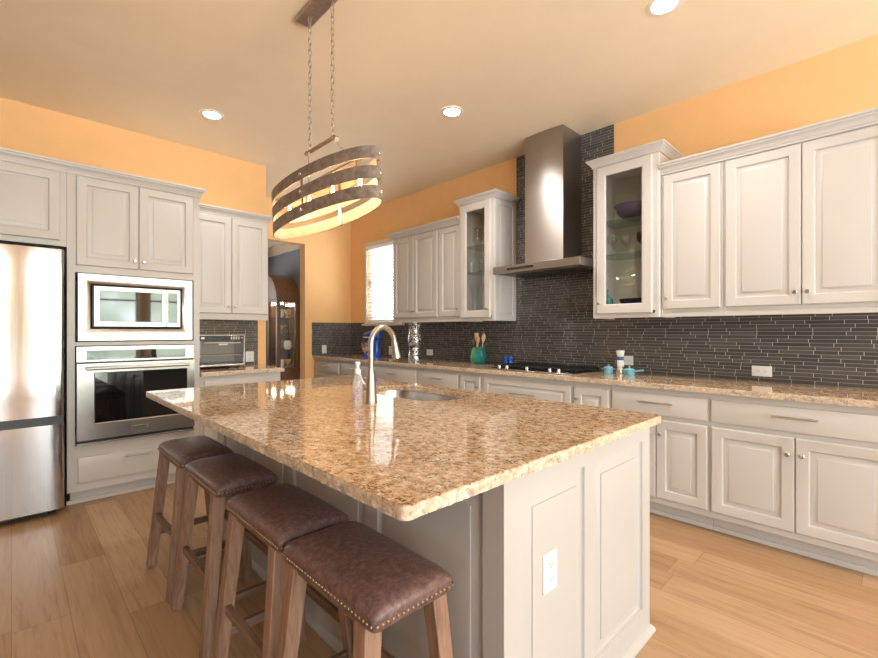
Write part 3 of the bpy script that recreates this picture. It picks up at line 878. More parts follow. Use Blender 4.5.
# microwave with its trim kit
t = thing('microwave', 'built in stainless microwave with wide trim frame above the wall oven', 'microwave', (0.718, 4.1, 1.19))
Y0 = OF - 0.002
b = B(); P = fm('y', Y0)
prof = [(0, 0.0), (0, -0.012), (0.004, -0.018), (0.072, -0.011), (0.078, 0.0)]
rr = [[b.bm.verts.new(p) for p in rect(P, 0.345, 1.090, 1.196, 1.680, o)] for i, o in [(0, 0)]]
b.bm.free(); b = B()
def trim_ring(b, P, o0, o1, prof):
    """o0, o1: outer and inner rectangles; prof of (fraction between them, depth)"""
    rr = []
    for f, off in prof:
        q = [o0[i] + (o1[i] - o0[i]) * f for i in range(4)]
        rr.append([b.bm.verts.new(p) for p in rect(P, q[0], q[1], q[2], q[3], off)])
    b._bridge(rr + [rr[0]], False)
trim_ring(b, P, (0.343, 1.092, 1.190, 1.684), (0.424, 1.012, 1.288, 1.606), [(0, 0.0), (0, -0.014), (0.04, -0.020), (0.30, -0.019), (0.6, -0.014), (0.9, -0.004), (1.0, 0.012), (1.0, 0.02)])
b.build('trim_frame', 'steel', t, smooth=50)
b = B(); b.box(0.430, 1.006, Y0 + 0.006, Y0 + 0.40, 1.294, 1.600); b.build('housing', 'black', t)
b = B(); trim_ring(b, P, (0.436, 0.898, 1.298, 1.597), (0.472, 0.868, 1.336, 1.565), [(0, 0.005), (0, -0.016), (0.05, -0.020), (0.95, -0.020), (1.0, -0.016), (1.0, 0.004)]); d = b.build('door', 'steel', t, smooth=30)
b = B(); b.box(0.4725, 0.8675, Y0 - 0.015, Y0 + 0.004, 1.3365, 1.5645); b.build('door_window', 'mirror_glass', d, smooth=0)
b = B(); trim_ring(b, P, (0.901, 1.000, 1.298, 1.597), (0.912, 0.978, 1.330, 1.570), [(0, 0.005), (0, -0.016), (0.05, -0.020), (0.95, -0.020), (1.0, -0.017), (1.0, 0.004)]); b.build('control_frame', 'steel', t, smooth=30)
b = B(); b.box(0.9125, 0.9775, Y0 - 0.016, Y0 + 0.004, 1.3305, 1.5695); b.build('control_panel', 'mirror_glass', t, smooth=0)

# wall oven
t = thing('wall_oven', 'stainless wall oven with dark glass door below the microwave', 'oven', (0.718, 4.1, 0.436))
b = B(); b.box(0.336, 1.098, Y0 - 0.016, Y0, 0.438, 1.150).box(0.36, 1.08, Y0, Y0 + 0.5, 0.445, 1.145); b.build('housing', 'black', t, smooth=0)
b = B(); b.box(0.334, 1.100, Y0 - 0.030, Y0 - 0.0165, 1.036, 1.152); b.build('control_fascia', 'steel', t, bevel=0.003)
b = B(); b.box(0.392, 1.036, Y0 - 0.0325, Y0 - 0.0305, 1.052, 1.122); b.build('control_panel', 'mirror_glass', t, smooth=0)
b = B(); P = fm('y', Y0 - 0.0165)
trim_ring(b, P, (0.334, 1.100, 0.468, 1.028), (0.440, 1.040, 0.590, 0.955), [(0, 0.0), (0, -0.026), (0.03, -0.032), (0.94, -0.032), (1.0, -0.026), (1.0, 0.0)])
d = b.build('door', 'steel', t, smooth=25)
b = B(); b.box(0.4405, 1.0395, Y0 - 0.042, Y0 - 0.018, 0.5905, 0.9545); b.build('door_window', 'black_glass', d, smooth=0)
b = B(); yh = Y0 - 0.095
b.tube([(0.385, yh, 0.992), (1.048, yh, 0.992)], 0.0125, 14)
for x in (0.405, 1.028): b.tube([(x, Y0 - 0.049, 0.992), (x, yh, 0.992)], 0.010, 10)
b.build('handle', 'nickel', d)
b = B(); b.box(0.662, 0.772, Y0 - 0.0515, Y0 - 0.0487, 0.517, 0.541); bd = b.build('name_plate', 'chrome', d, bevel=0.001)
b = B(); b.box(0.336, 1.098, Y0 - 0.045, Y0 - 0.0165, 0.440, 0.452); b.build('bottom_trim', 'steel', t, bevel=0.002)
def lettering(text, size, loc, rot, parent, mat, name='lettering', depth=0.0004, sx=1.0):
    cu = bpy.data.curves.new('text', 'FONT'); cu.body = text; cu.size = size; cu.extrude = depth
    cu.align_x = 'CENTER'; cu.align_y = 'CENTER'; cu.space_character = 1.05
    to = bpy.data.objects.new('text', cu); COL.objects.link(to)
    bpy.context.view_layer.update()
    me = bpy.data.meshes.new_from_object(to.evaluated_get(bpy.context.evaluated_depsgraph_get()))
    bpy.data.objects.remove(to)
    me.transform(Matrix.Translation(Vector(loc) - origin(parent)) @ rot.to_4x4() @ Matrix.Diagonal((sx, 1, 1, 1)))
    me.materials.clear(); me.materials.append(MT[mat])
    o = bpy.data.objects.new(name, me); COL.objects.link(o); o.parent = parent
    return o
FACE_Y = Matrix.Rotation(PI / 2, 3, 'X')                       # text facing -Y
FACE_X = Matrix.Rotation(-PI / 2, 3, 'Z') @ FACE_Y             # text facing -X
lettering('KitchenAid', 0.019, (0.717, Y0 - 0.0519, 0.529), FACE_Y, d, 'black')

# ------------------------------------------------------------------ cabinets around the toaster oven
TF = 4.432
t = thing('upper_cabinet', 'double door upper cabinet hanging over the toaster oven', 'cabinet', (1.51, 4.6, UZ0))
b = B(); b.box(1.1525, 1.872, TF, OY - 0.001, 1.431, 2.36).box(1.1525, 1.872, TF, TF + 0.02, 1.372, 1.4305); b.build('carcass', 'cab', t, bevel=0.0015)
for (u0, u1, ks) in ((1.158, 1.512, 1), (1.516, 1.862, -1)):
    b = B(); panel(b, 'y', TF - 0.02, u0, u1, 1.432, 2.345, 0.0195); d = b.build('door', 'cab', t)
    knob('y', TF - 0.02, (u1 - 0.028) if ks > 0 else (u0 + 0.028), 1.50, d)
b = B(); sweep(b, [(1.2165, TF), (1.872, TF), (1.872, OY - 0.001)], [(o * 0.7, 2.352 + q) for o, q in CROWN]); b.build('crown_moulding', 'cab', t, smooth=25)
t = thing('base_cabinet', 'greige base cabinet standing under the toaster oven counter', 'cabinet', (1.51, 4.44, 0))
b = B(); b.box(1.1525, 1.862, OF, OY - 0.001, 0.10, 0.8755); b.build('carcass', 'cab', t, bevel=0.0015)
b = B(); b.box(1.1525, 1.862, OF + 0.062, OY - 0.001, 0, 0.0995); b.build('toe_kick', 'cab', t)
b = B(); panel(b, 'y', OF - 0.02, 1.185, 1.832, DZ0, 0.838, 0.0195, 0.05, 'slab'); d = b.build('drawer', 'cab', t); pull('y', OF - 0.02, 1.51, 0.78, 0.18, d)
for (u0, u1, ks) in ((1.185, 1.507, 1), (1.511, 1.832, -1)):
    b = B(); panel(b, 'y', OF - 0.02, u0, u1, RZ0, RZ1, 0.0195); d = b.build('door', 'cab', t); knob('y', OF - 0.02, (u1 - 0.028) if ks > 0 else (u0 + 0.028), 0.60, d)

# toaster oven
TX0, TX1, TY0, TY1, TZ = 1.190, 1.628, 4.372, 4.700, 0.9145
t = thing('toaster_oven', 'silver countertop toaster oven with glass door below the hanging cabinet', 'toaster oven', (1.42, 4.53, TZ))
b = B(); z0, z1 = TZ + 0.018, TZ + 0.318
P = fm('y', TY0)
trim_ring(b, P, (TX0, TX1, z0, z1), (TX0 + 0.018, TX1 - 0.018, z0 + 0.022, z1 - 0.010), [(0, 0.30), (0, 0.006), (0.35, 0.0), (1.0, 0.0), (1.0, 0.28)])
b.box(TX0 + 0.005, TX1 - 0.005, TY0 + 0.305, TY0 + 0.315, z0 + 0.005, z1 - 0.005)
b.build('shell', 'steel', t, smooth=30, bevel=0.004)
b = B(); b.box(TX0 + 0.0185, TX1 - 0.0185, TY0 + 0.002, TY0 + 0.06, z1 - 0.056, z1 - 0.0105); cp = b.build('control_panel', 'black', t, bevel=0.002)
b = B()
for k in range(4): b.box(1.490 + k * 0.022, 1.504 + k * 0.022, TY0 + 0.0005, TY0 + 0.0018, z1 - 0.030, z1 - 0.022).box(1.490 + k * 0.022, 1.504 + k * 0.022, TY0 + 0.0005, TY0 + 0.0018, z1 - 0.046, z1 - 0.038)
b.box(1.235, 1.262, TY0 + 0.0005, TY0 + 0.0018, z1 - 0.042, z1 - 0.024).box(1.583, 1.603, TY0 + 0.0005, TY0 + 0.0018, z1 - 0.036, z1 - 0.030)
b.build('buttons', 'white', cp, smooth=0)
b = B(); b.box(TX0 + 0.0185, TX1 - 0.0185, TY0 + 0.25, TY0 + 0.27, z0 + 0.0225, z1 - 0.057).box(TX0 + 0.0185, TX1 - 0.0185, TY0 + 0.012, TY0 + 0.25, z0 + 0.0225, z0 + 0.026); b.build('cavity', 'tray_blue', t, smooth=0)
b = B()
for k in range(13): b.tube([(TX0 + 0.03 + k * 0.0335, TY0 + 0.03, z0 + 0.105), (TX0 + 0.03 + k * 0.0335, TY0 + 0.24, z0 + 0.105)], 0.002, 6)
for y in (0.03, 0.24): b.tube([(TX0 + 0.022, TY0 + y, z0 + 0.105), (TX1 - 0.022, TY0 + y, z0 + 0.105)], 0.003, 6)
b.build('rack', 'chrome', t)
b = B(); b.box(TX0 + 0.0187, TX1 - 0.0187, TY0 + 0.004, TY0 + 0.008, z0 + 0.0225, z1 - 0.0575); d = b.build('glass_door', 'glass', t, smooth=0)
b = B(); b.tube([(TX0 + 0.06, TY0 - 0.030, z1 - 0.078), (TX1 - 0.06, TY0 - 0.030, z1 - 0.078)], 0.007, 10)
for x in (TX0 + 0.075, TX1 - 0.075): b.tube([(x, TY0 + 0.004, z1 - 0.078), (x, TY0 - 0.030, z1 - 0.078)], 0.005, 8)
b.build('handle', 'nickel', d)
b = B(); b.box(1.385, 1.462, TY0 + 0.002, TY0 + 0.0038, z1 - 0.100, z1 - 0.085); b.build('sticker', 'white', d, smooth=0)
for x in (TX0 + 0.04, TX1 - 0.06):
    for y in (TY0 + 0.03, TY0 + 0.27):
        b = B(); b.lathe([(0.016, 0), (0.016, 0.0178)], (x, y, TZ), 12); b.build('foot', 'black', t)

# ------------------------------------------------------------------ island
IX0, IX1, IY0, IY1 = 0.558, 1.948, 0.676, 3.030
BX0, BX1, BY0, BY1 = 0.937, 1.930, 0.722, 2.985
t = thing('kitchen_island', 'long greige panelled kitchen island standing in the middle of the wood floor', 'island', ((BX0 + BX1) / 2, 1.83, 0))
b = B(); w = 0.02
b.box(BX0 + w, BX1 - w, BY1 - 0.02, BY1, 0.0, 0.8825).box(BX1 - w, BX1, BY0 + w, BY1, 0.0, 0.8825)
b.build('carcass', 'island', t, smooth=0)
# end panel facing the camera with two tall raised panels
b = B()
P = fm('y', BY0)
def wall_panel(b, F, d, u0, u1, z0, z1, fields, t=0.02, sw=0.035):
    """a flat sheet with raised fields cut in"""
    P = fm(F, d)
    us = sorted({u0, u1} | {f[0] for f in fields} | {f[1] for f in fields})
    zs = sorted({z0, z1} | {f[2] for f in fields} | {f[3] for f in fields})
    for a, c in zip(us, us[1:]):
        for e, f in zip(zs, zs[1:]):
            if any(h[0] - 1e-6 < a and c < h[1] + 1e-6 and h[2] - 1e-6 < e and f < h[3] + 1e-6 for h in fields): continue
            b.bm.faces.new([b.bm.verts.new(p) for p in (P(a, e), P(c, e), P(c, f), P(a, f))])
    for (a, c, e, f) in fields:
        prof = [(0, 0), (0.003, 0.008), (0.008, 0.0125), (0.017, 0.0125), (0.017 + sw, 0.004), (0.018 + sw, 0.0005), (0.022 + sw, 0.0)]
        rr = [[b.bm.verts.new(p) for p in rect(P, a + i, c - i, e + i, f - i, o)] for i, o in prof]
        b._bridge(rr, False); b.bm.faces.new(rr[-1])
    rr = [[b.bm.verts.new(p) for p in rect(P, u0, u1, z0, z1, o)] for o in (0, t)]
    b._bridge(rr, False); b.bm.faces.new(list(rr[1]))
    bmesh.ops.remove_doubles(b.bm, verts=b.bm.verts[:], dist=1e-5)
wall_panel(b, 'y', BY0, BX0, BX1, 0.0, 0.8825, [(1.018, 1.372, 0.125, 0.812), (1.440, 1.855, 0.125, 0.812)])
b.build('end_panel', 'island', t, smooth=25)
# seating side with five panels, facing -X
b = B()
ys = [0.805, 1.272, 1.365, 1.940, 2.005, 2.42, 2.505, 2.86]
wall_panel(b, 'x', BX0, BY0 + 0.0205, BY1, 0.0, 0.8825, [(0.795, 1.285, 0.125, 0.812), (1.362, 1.935, 0.125, 0.812), (2.008, 2.425, 0.125, 0.812), (2.505, 2.868, 0.125, 0.812)], sw=0.03)
b.build('side_panel', 'island', t, smooth=25)
b = B(); sweep(b, [(BX0, BY1), (BX0, BY0), (BX1, BY0), (BX1, BY1)], [(0.0, 0.0), (0.018, 0.0), (0.018, 0.012), (0.012, 0.022), (0.004, 0.03), (0.0, 0.032)])
b.build('base_moulding', 'island', t, smooth=25)
sink_c, sa, sb = (1.655, 1.915), 0.195, 0.345
hole = []
for i in range(48):
    a = 2 * PI * i / 48; c, s = math.cos(a), math.sin(a); e = 0.62
    hole.append((sink_c[0] + sa * math.copysign(abs(c) ** e, c), sink_c[1] + sb * math.copysign(abs(s) ** e, s)))
def rounded(x0, x1, y0, y1, r, n=5):
    out = []
    for cx, cy, a0 in ((x1 - r, y0 + r, -PI / 2), (x1 - r, y1 - r, 0), (x0 + r, y1 - r, PI / 2), (x0 + r, y0 + r, PI)):
        for k in range(n + 1): out.append((cx + r * math.cos(a0 + PI / 2 * k / n), cy + r * math.sin(a0 + PI / 2 * k / n)))
    return out
isl = rounded(IX0, IX1, IY0, IY1, 0.022, 4)
slab('island_countertop', isl, 'large polished granite slab on the island with chiselled edges', 'countertop', z0=0.883, chisel=(4, 9, 14, 19), hole=hole, loc=(1.24, 1.83, 0.883), rough=0.004)
# undermount sink
t = thing('sink', 'stainless undermount sink set in the island slab', 'sink', (sink_c[0], sink_c[1], 0.70))
b = B(); rr = []
for z, k in ((0.8825, 1.10), (0.8825, 1.02), (0.868, 1.01), (0.73, 0.97), (0.705, 0.90), (0.700, 0.5), (0.698, 0.12)):
    rr.append([b.bm.verts.new((sink_c[0] + (p[0] - sink_c[0]) * k, sink_c[1] + (p[1] - sink_c[1]) * k, z)) for p in hole])
b._bridge(rr, False); b.bm.faces.new(rr[-1])
b.build('bowl', 'steel', t, smooth=50)
b = B(); b.lathe([(0.042, 0.0), (0.042, 0.003), (0.03, 0.004), (0.028, 0.0015), (0.001, 0.0015)], (sink_c[0], sink_c[1], 0.6985), 20); b.build('drain', 'chrome', t)
# faucet
fx, fy, fz = 1.268, 1.792, 0.9145
t = thing('faucet', 'brushed nickel gooseneck pull down faucet standing on the island slab', 'faucet', (fx, fy, fz))
b = B(); b.lathe([(0.031, 0), (0.031, 0.004), (0.029, 0.010), (0.027, 0.05), (0.0245, 0.10), (0.020, 0.135), (0.0175, 0.150), (0.0165, 0.165)], (fx, fy, fz), 24); b.build('body', 'nickel', t)
b = B(); pts = [(fx, fy, fz + 0.15), (fx, fy, fz + 0.24)]
R = 0.086; zc = fz + 0.282; dx, dy = 0.985, 0.17
for k in range(0, 15):
    a = PI - (PI - 0.10) * k / 14
    pts.append((fx + dx * (R + R * math.cos(a)), fy + dy * (R + R * math.cos(a)), zc + R * math.sin(a)))
b.tube(pts, 0.0138, 16); b.build('neck', 'nickel', t)
b = B(); e = Vector(pts[-1]); d = (Vector(pts[-1]) - Vector(pts[-2])).normalized()
b.tube([e - d * 0.004, e + d * 0.004, e + d * 0.02, e + d * 0.060, e + d * 0.082, e + d * 0.087], [0.0155, 0.0172, 0.0180, 0.0225, 0.0250, 0.0220], 18); b.build('spray_head', 'nickel', t)
b = B(); hb = Vector((fx, fy, fz + 0.075)); hd = Vector((-0.72, 0.69, 0)).normalized()
b.tube([hb + hd * 0.020, hb + hd * 0.040, hb + hd * 0.046], [0.0175, 0.0175, 0.015], 16)
b.tube([hb + hd * 0.032 + Vector((0, 0, 0.012)), hb + hd * 0.048 + Vector((0, 0, 0.045)), hb + hd * 0.066 + Vector((0, 0, 0.085))], [0.0062, 0.0056, 0.005], 10)
b.build('lever_handle', 'nickel', t)
# soap bottle
sx_, sy_ = 1.155, 1.738
t = thing('soap_bottle', 'clear pump soap bottle with purple print standing left of the island faucet', 'soap bottle', (sx_, sy_, fz))
b = B(); b.lathe([(0.0205, 0), (0.0225, 0.004), (0.0225, 0.100), (0.0215, 0.122), (0.016, 0.137), (0.0115, 0.143), (0.0115, 0.150)], (sx_, sy_, fz), 22); b.build('bottle', 'soap_clear', t)
b = B()
rl = random.Random(5)
vdir = Vector((-0.55, -0.83, 0)).normalized(); a0 = math.atan2(vdir.y, vdir.x)
for row in range(5):
    for k in range(7):
        if rl.random() < 0.25: continue
        aa = a0 - 0.95 + k * 0.30; wv = 0.20 * rl.uniform(0.6, 1.0); z0 = fz + 0.032 + row * 0.0125; hh = 0.007 * rl.uniform(0.7, 1.2)
        r = 0.0229
        b.rings([[(sx_ + r * math.cos(aa + j * wv), sy_ + r * math.sin(aa + j * wv), z) for j in (0, 0.5, 1)] + [(sx_ + (r - 0.0003) * math.cos(aa + j * wv), sy_ + (r - 0.0003) * math.sin(aa + j * wv), z) for j in (1, 0.5, 0)] for z in (z0, z0 + hh)])
b.build('label_print', 'purple', t, smooth=0)
b = B(); b.lathe([(0.0145, 0.1505), (0.0150, 0.154), (0.0145, 0.171), (0.0080, 0.174), (0.0070, 0.191), (0.0115, 0.1925), (0.013, 0.201), (0.010, 0.206), (0.001, 0.207)], (sx_, sy_, fz), 18)
b.tube([(sx_, sy_, fz + 0.199), (sx_ + 0.018, sy_ + 0.02, fz + 0.200), (sx_ + 0.026, sy_ + 0.028, fz + 0.195)], [0.006, 0.0052, 0.004], 10); b.build('pump', 'white', t)

# ------------------------------------------------------------------ saddle stools
def make_stool():
    t = thing('bar_stool', '', 'stool', (0, 0, 0), 'brown leather bar stools along the island')
    SX, SY = 0.125, 0.225              # half sizes of the cushion
    Z0, Z1 = 0.618, 0.652
    b = B(); rings = []
    def sup(sx, sy, z, e=0.16, n=48, dome=0.0):
        out = []
        for i in range(n):
            a = 2 * PI * (i + 0.5) / n; c, s = math.cos(a), math.sin(a)
            x = sx * math.copysign(abs(c) ** e, c); y = sy * math.copysign(abs(s) ** e, s)
            out.append((x, y, z))
        return out
    prof = [(0.965, 0.975, 0.610), (0.985, 0.99, 0.611), (1.0, 1.0, 0.618), (1.0, 1.0, 0.628), (1.006, 1.004, 0.638), (0.995, 0.998, 0.648), (0.95, 0.975, 0.655), (0.87, 0.94, 0.661), (0.72, 0.86, 0.667), (0.50, 0.70, 0.672), (0.26, 0.42, 0.675), (0.06, 0.12, 0.676)]
    for kx, ky, z in prof:
        e = 0.095 if z < 0.65 else 0.095 + (z - 0.65) * 7
        ring = sup(SX * kx, SY * ky, z, e)
        if z > 0.63:      # the corners are pulled down where the leather is pinched
            f = min(1.0, (z - 0.63) / 0.02)
            ring = [(x, y, q - 0.010 * f * (abs(x) / SX) ** 6 * (abs(y) / SY) ** 6) for x, y, q in ring]
        rings.append(ring)
    b.rings(rings)
    b.build('seat', 'leather', t, smooth=70)
    b = B()
    for i in range(30):
        y = -SY + 0.010 + (2 * SY - 0.02) * i / 29
        for s in (-1, 1): b.lathe([(0.0046, 0), (0.0040, 0.0022), (0.0025, 0.0036), (0.0002, 0.0040)], (s * (SX - 0.0005), y, 0.6255), 7, 'X' ) if s > 0 else b.lathe([(0.0046, 0), (0.0040, -0.0022), (0.0025, -0.0036), (0.0002, -0.0040)], (s * (SX - 0.0005), y, 0.6255), 7, 'X')
    for i in range(17):
        x = -SX + 0.010 + (2 * SX - 0.02) * i / 16
        for s in (-1, 1): b.lathe([(0.0046, 0), (0.0040, s * 0.0022), (0.0025, s * 0.0036), (0.0002, s * 0.0040)], (x, s * (SY - 0.0005), 0.6255), 7, 'Y')
    b.build('nailhead_trim', 'brass', t, smooth=60)
    legs = {}
    for sx in (-1, 1):
        for sy in (-1, 1):
            top = Vector((sx * 0.100, sy * 0.170, 0.612)); bot = Vector((sx * 0.158, sy * 0.212, 0.0))
            b = B(); w = 0.0225
            b.rings([[(p.x + i * ww, p.y + j * ww, p.z) for i, j in ((-1, -1), (1, -1), (1, 1), (-1, 1))] for p, ww in ((bot, 0.0205), (top, 0.0235))])
            b.build('leg', 'leg_wood', t, bevel=0.003)
            legs[sx, sy] = (bot, top)
    def at(sx, sy, z):
        p, q = legs[sx, sy]; return p + (q - p) * (z / 0.612)
    for s in (-1, 1):
        b = B(); b.bar(at(s, -1, 0.275) + Vector((0, 0.012, 0)), at(s, 1, 0.275) - Vector((0, 0.012, 0)), 0.020, 0.032); b.build('stretcher', 'leg_wood_y', t, bevel=0.002)
    for s in (-1, 1):
        b = B(); b.bar(at(-1, s, 0.180) + Vector((0.012, 0, 0)), at(1, s, 0.180) - Vector((0.012, 0, 0)), 0.020, 0.032); b.build('stretcher', 'leg_wood_x', t, bevel=0.002)
    b = B(); b.box(-0.112, 0.112, -0.188, 0.188, 0.592, 0.6125)
    b.build('seat_frame', 'leg_wood_y', t)
    return t
stool = make_stool()
STOOLS = [(0.680, 1.000, 'nearest brown leather bar stool, in front under the island corner'), (0.686, 1.478, 'second brown leather bar stool from the front, beside the island'),
          (0.698, 2.065, 'third brown leather bar stool from the front, second from the oven'), (0.698, 2.575, 'farthest brown leather bar stool, the one closest to the wall oven')]
for i, (x, y, lab) in enumerate(STOOLS):
    o = stool if i == 0 else copy_tree(stool)
    o.location = (x, y, 0); o['label'] = lab

# ------------------------------------------------------------------ pendant lamp
LX, LY = 1.210, 2.161
t = thing('pendant_lamp', 'oval three band pendant lamp hanging on two chains above the island', 'lamp', (LX, LY, 1.86))
LA, LB = 0.464, 0.131
def ell(a, k=1.0, off=0.0): return (LX + (LB + off) * math.cos(a) * k, LY + (LA + off) * math.sin(a) * k)
ZB = [(1.859, 1.920), (1.954, 2.015), (2.049, 2.110)]
HANG = Matrix.Rotation(0.09, 4, 'Z') @ Matrix.Rotation(-0.072, 4, 'X')     # the shade hangs a little askew
for z0, z1 in ZB:
    b = B(); n = 72; outer = [ell(2 * PI * i / n) for i in range(n)]; inn = [ell(2 * PI * i / n, 1, -0.004) for i in range(n)]
    rr = [[b.bm.verts.new((*p, z)) for p in ring] for ring, z in ((inn, z0), (outer, z0), (outer, z1), (inn, z1))]
    b._bridge(rr, False); o = b.build('band', 'lamp_band', t, smooth=50)
    b = B(); i1 = [ell(2 * PI * i / n, 1, -0.0045) for i in range(n)]; i2 = [ell(2 * PI * i / n, 1, -0.0065) for i in range(n)]
    rr = [[b.bm.verts.new((*p, z)) for p in ring] for ring, z in ((i2, z0), (i1, z0), (i1, z1), (i2, z1))]
    b._bridge(rr + [rr[0]], False); b.build('band_lining', 'lamp_inner', o, smooth=50)
STRAPS = [PI + 0.02, 1.5 * PI + 0.10, 0.0, 0.5 * PI]
for a in STRAPS:
    x, y = ell(a, 1, -0.0105); tx, ty = -LB * math.sin(a), LA * math.cos(a)
    d = Vector((tx, ty, 0)).normalized(); nrm = Vector((d.y, -d.x, 0))
    b = B(); b.bar((x, y, 1.861), (x, y, 2.108), 0.022, 0.004, up=nrm)
    s = b.build('strap', 'lamp_metal', t)
    b = B()
    for z0, z1 in ZB:
        c = Vector((*ell(a), (z0 + z1) / 2)); 
        b.tube([c - nrm * 0.001, c + nrm * 0.005, c + nrm * 0.008], [0.011, 0.010, 0.006], 10)
    b.build('rivet', 'chrome', s)
# bracket bar, stems and the socket bar
for o in list(t.children): 
    for q in [o] + list(o.children): q.data.transform(HANG)
CY = [2.055, 2.300]
b = B(); zb = 2.274
pts = [(LX, CY[0] - 0.035, zb - 0.028), (LX, CY[0] - 0.045, zb - 0.010), (LX, CY[0] - 0.030, zb + 0.004), (LX, CY[0], zb), (LX, CY[1], zb), (LX, CY[1] + 0.03, zb + 0.004), (LX, CY[1] + 0.042, zb - 0.008)]
for p, q in zip(pts, pts[1:]): b.bar(p, q, 0.024, 0.006, up=(0, 0.3, 1))
b.build('bracket', 'lamp_metal', t)
b = B(); b.tube([(LX, CY[1] + 0.01, zb), (LX, CY[1] + 0.01, 2.095)], 0.006, 8); b.build('stem', 'lamp_metal', t)
b = B(); b.tube([(LX, CY[0] - 0.03, zb - 0.02), (LX, CY[0] - 0.05, 2.225), (LX, LY - 0.32, 2.110)], 0.0022, 6)
b.build('brace_wire', 'lamp_metal', t)
b = B(); b.tube([(LX, CY[1] + 0.01, 2.180), (LX, LY + 0.30, 2.070)], 0.0022, 6)
b.build('brace_wire', 'lamp_metal', t)
done = set(t.children)
b = B(); b.bar((LX, LY - LA + 0.010, 2.092), (LX, LY + LA - 0.010, 2.092), 0.022, 0.010); b.build('socket_bar', 'lamp_metal', t)
BULB_Y = [1.835, 2.055, 2.275, 2.480]
for y in BULB_Y:
    b = B(); b.lathe([(0.017, 2.0865), (0.017, 2.045), (0.014, 2.041), (0.001, 2.041)], (LX, y, 0), 16); s = b.build('socket', 'lamp_metal', t)
    b = B(); b.lathe([(0.012, 2.0405), (0.014, 2.028), (0.022, 2.000), (0.027, 1.975), (0.024, 1.955), (0.013, 1.942), (0.001, 1.939)], (LX, y, 0), 18); g = b.build('bulb', 'bulb_glass', s)
    b = B()
    for k in range(4):
        a = PI / 2 * k + 0.4
        b.tube([(LX + 0.004 * math.cos(a), y + 0.004 * math.sin(a), 2.025), (LX + 0.010 * math.cos(a), y + 0.010 * math.sin(a), 1.962)], 0.0016, 6)
    fl = b.build('filament', 'bulb', s)
    l = bpy.data.lights.new('bulb_light', 'POINT'); l.energy = BULB_POWER; l.color = (1.0, 0.76, 0.52); l.shadow_soft_size = 0.02
    lo = bpy.data.objects.new('bulb_light', l); COL.objects.link(lo); lo.parent = t; lo.location = HANG @ Vector((0, y - LY, 1.975 - 1.86))
for o in list(t.children):
    if o not in done and o.type == 'MESH':
        for q in [o] + list(o.children): q.data.transform(HANG)
for cy in CY:
    b = B(); z = zb + 0.004; k = 0; L = 0.040
    while z < CH - 0.03:
        zc = z + L / 2 - 0.002; pts = []
        for i in range(16):
            a = 2 * PI * i / 16; r = 0.0085
            u = r * math.cos(a); w = (L / 2 - r) * (1 if math.sin(a) >= 0 else -1) + r * math.sin(a)
            pts.append((LX + (u if k % 2 else 0), cy + (0 if k % 2 else u), zc + w))
        b.tube(pts, 0.0021, 6, closed=True)
        z += L - 0.0085; k += 1
    b.tube([(LX, cy, z - 0.006), (LX, cy, CH - 0.022)], 0.0025, 6)
    b.build('chain', 'lamp_metal', t)
b = B(); b.box(LX - 0.05, LX + 0.05, CY[0] - 0.09, CY[1] + 0.09, CH - 0.022, CH - 0.0005); b.build('ceiling_canopy', 'lamp_metal', t, bevel=0.006)

# ------------------------------------------------------------------ recessed downlights
CANS = [(1.193, 3.934, 'round recessed downlight in the ceiling left of the pendant lamp, above the oven tower'), (2.584, 2.520, 'round recessed downlight in the ceiling in front of the range hood'),
        (2.572, 0.885, 'round recessed downlight cut by the top edge of the photo')]
for i, (x, y, lab) in enumerate(CANS):
    t = thing('ceiling_downlight', lab, 'ceiling light', (x, y, CH - 0.001), 'recessed ceiling downlights')
    b = B(); b.lathe([(0.062, -0.002), (0.066, -0.007), (0.088, -0.005), (0.091, 0.0)], (x, y, CH - 0.001), 36, cap=False)
    b.build('trim_ring', 'trim_white', t)
    b = B(); b.lathe([(0.0635, 0.0), (0.0635, -0.004), (0.001, -0.0042)], (x, y, CH - 0.0015), 36); b.build('lens', 'can', t)
    l = bpy.data.lights.new('downlight_lamp', 'SPOT'); l.energy = CAN_POWER * (0.45 if i == 0 else 1.0); l.color = (1.0, 0.94, 0.88); l.spot_size = math.radians(150); l.spot_blend = 0.8; l.specular_factor = 0.06; l.shadow_soft_size = 0.06
    lo = bpy.data.objects.new('downlight_lamp', l); COL.objects.link(lo); lo.parent = t; lo.location = (0, 0, -0.02)

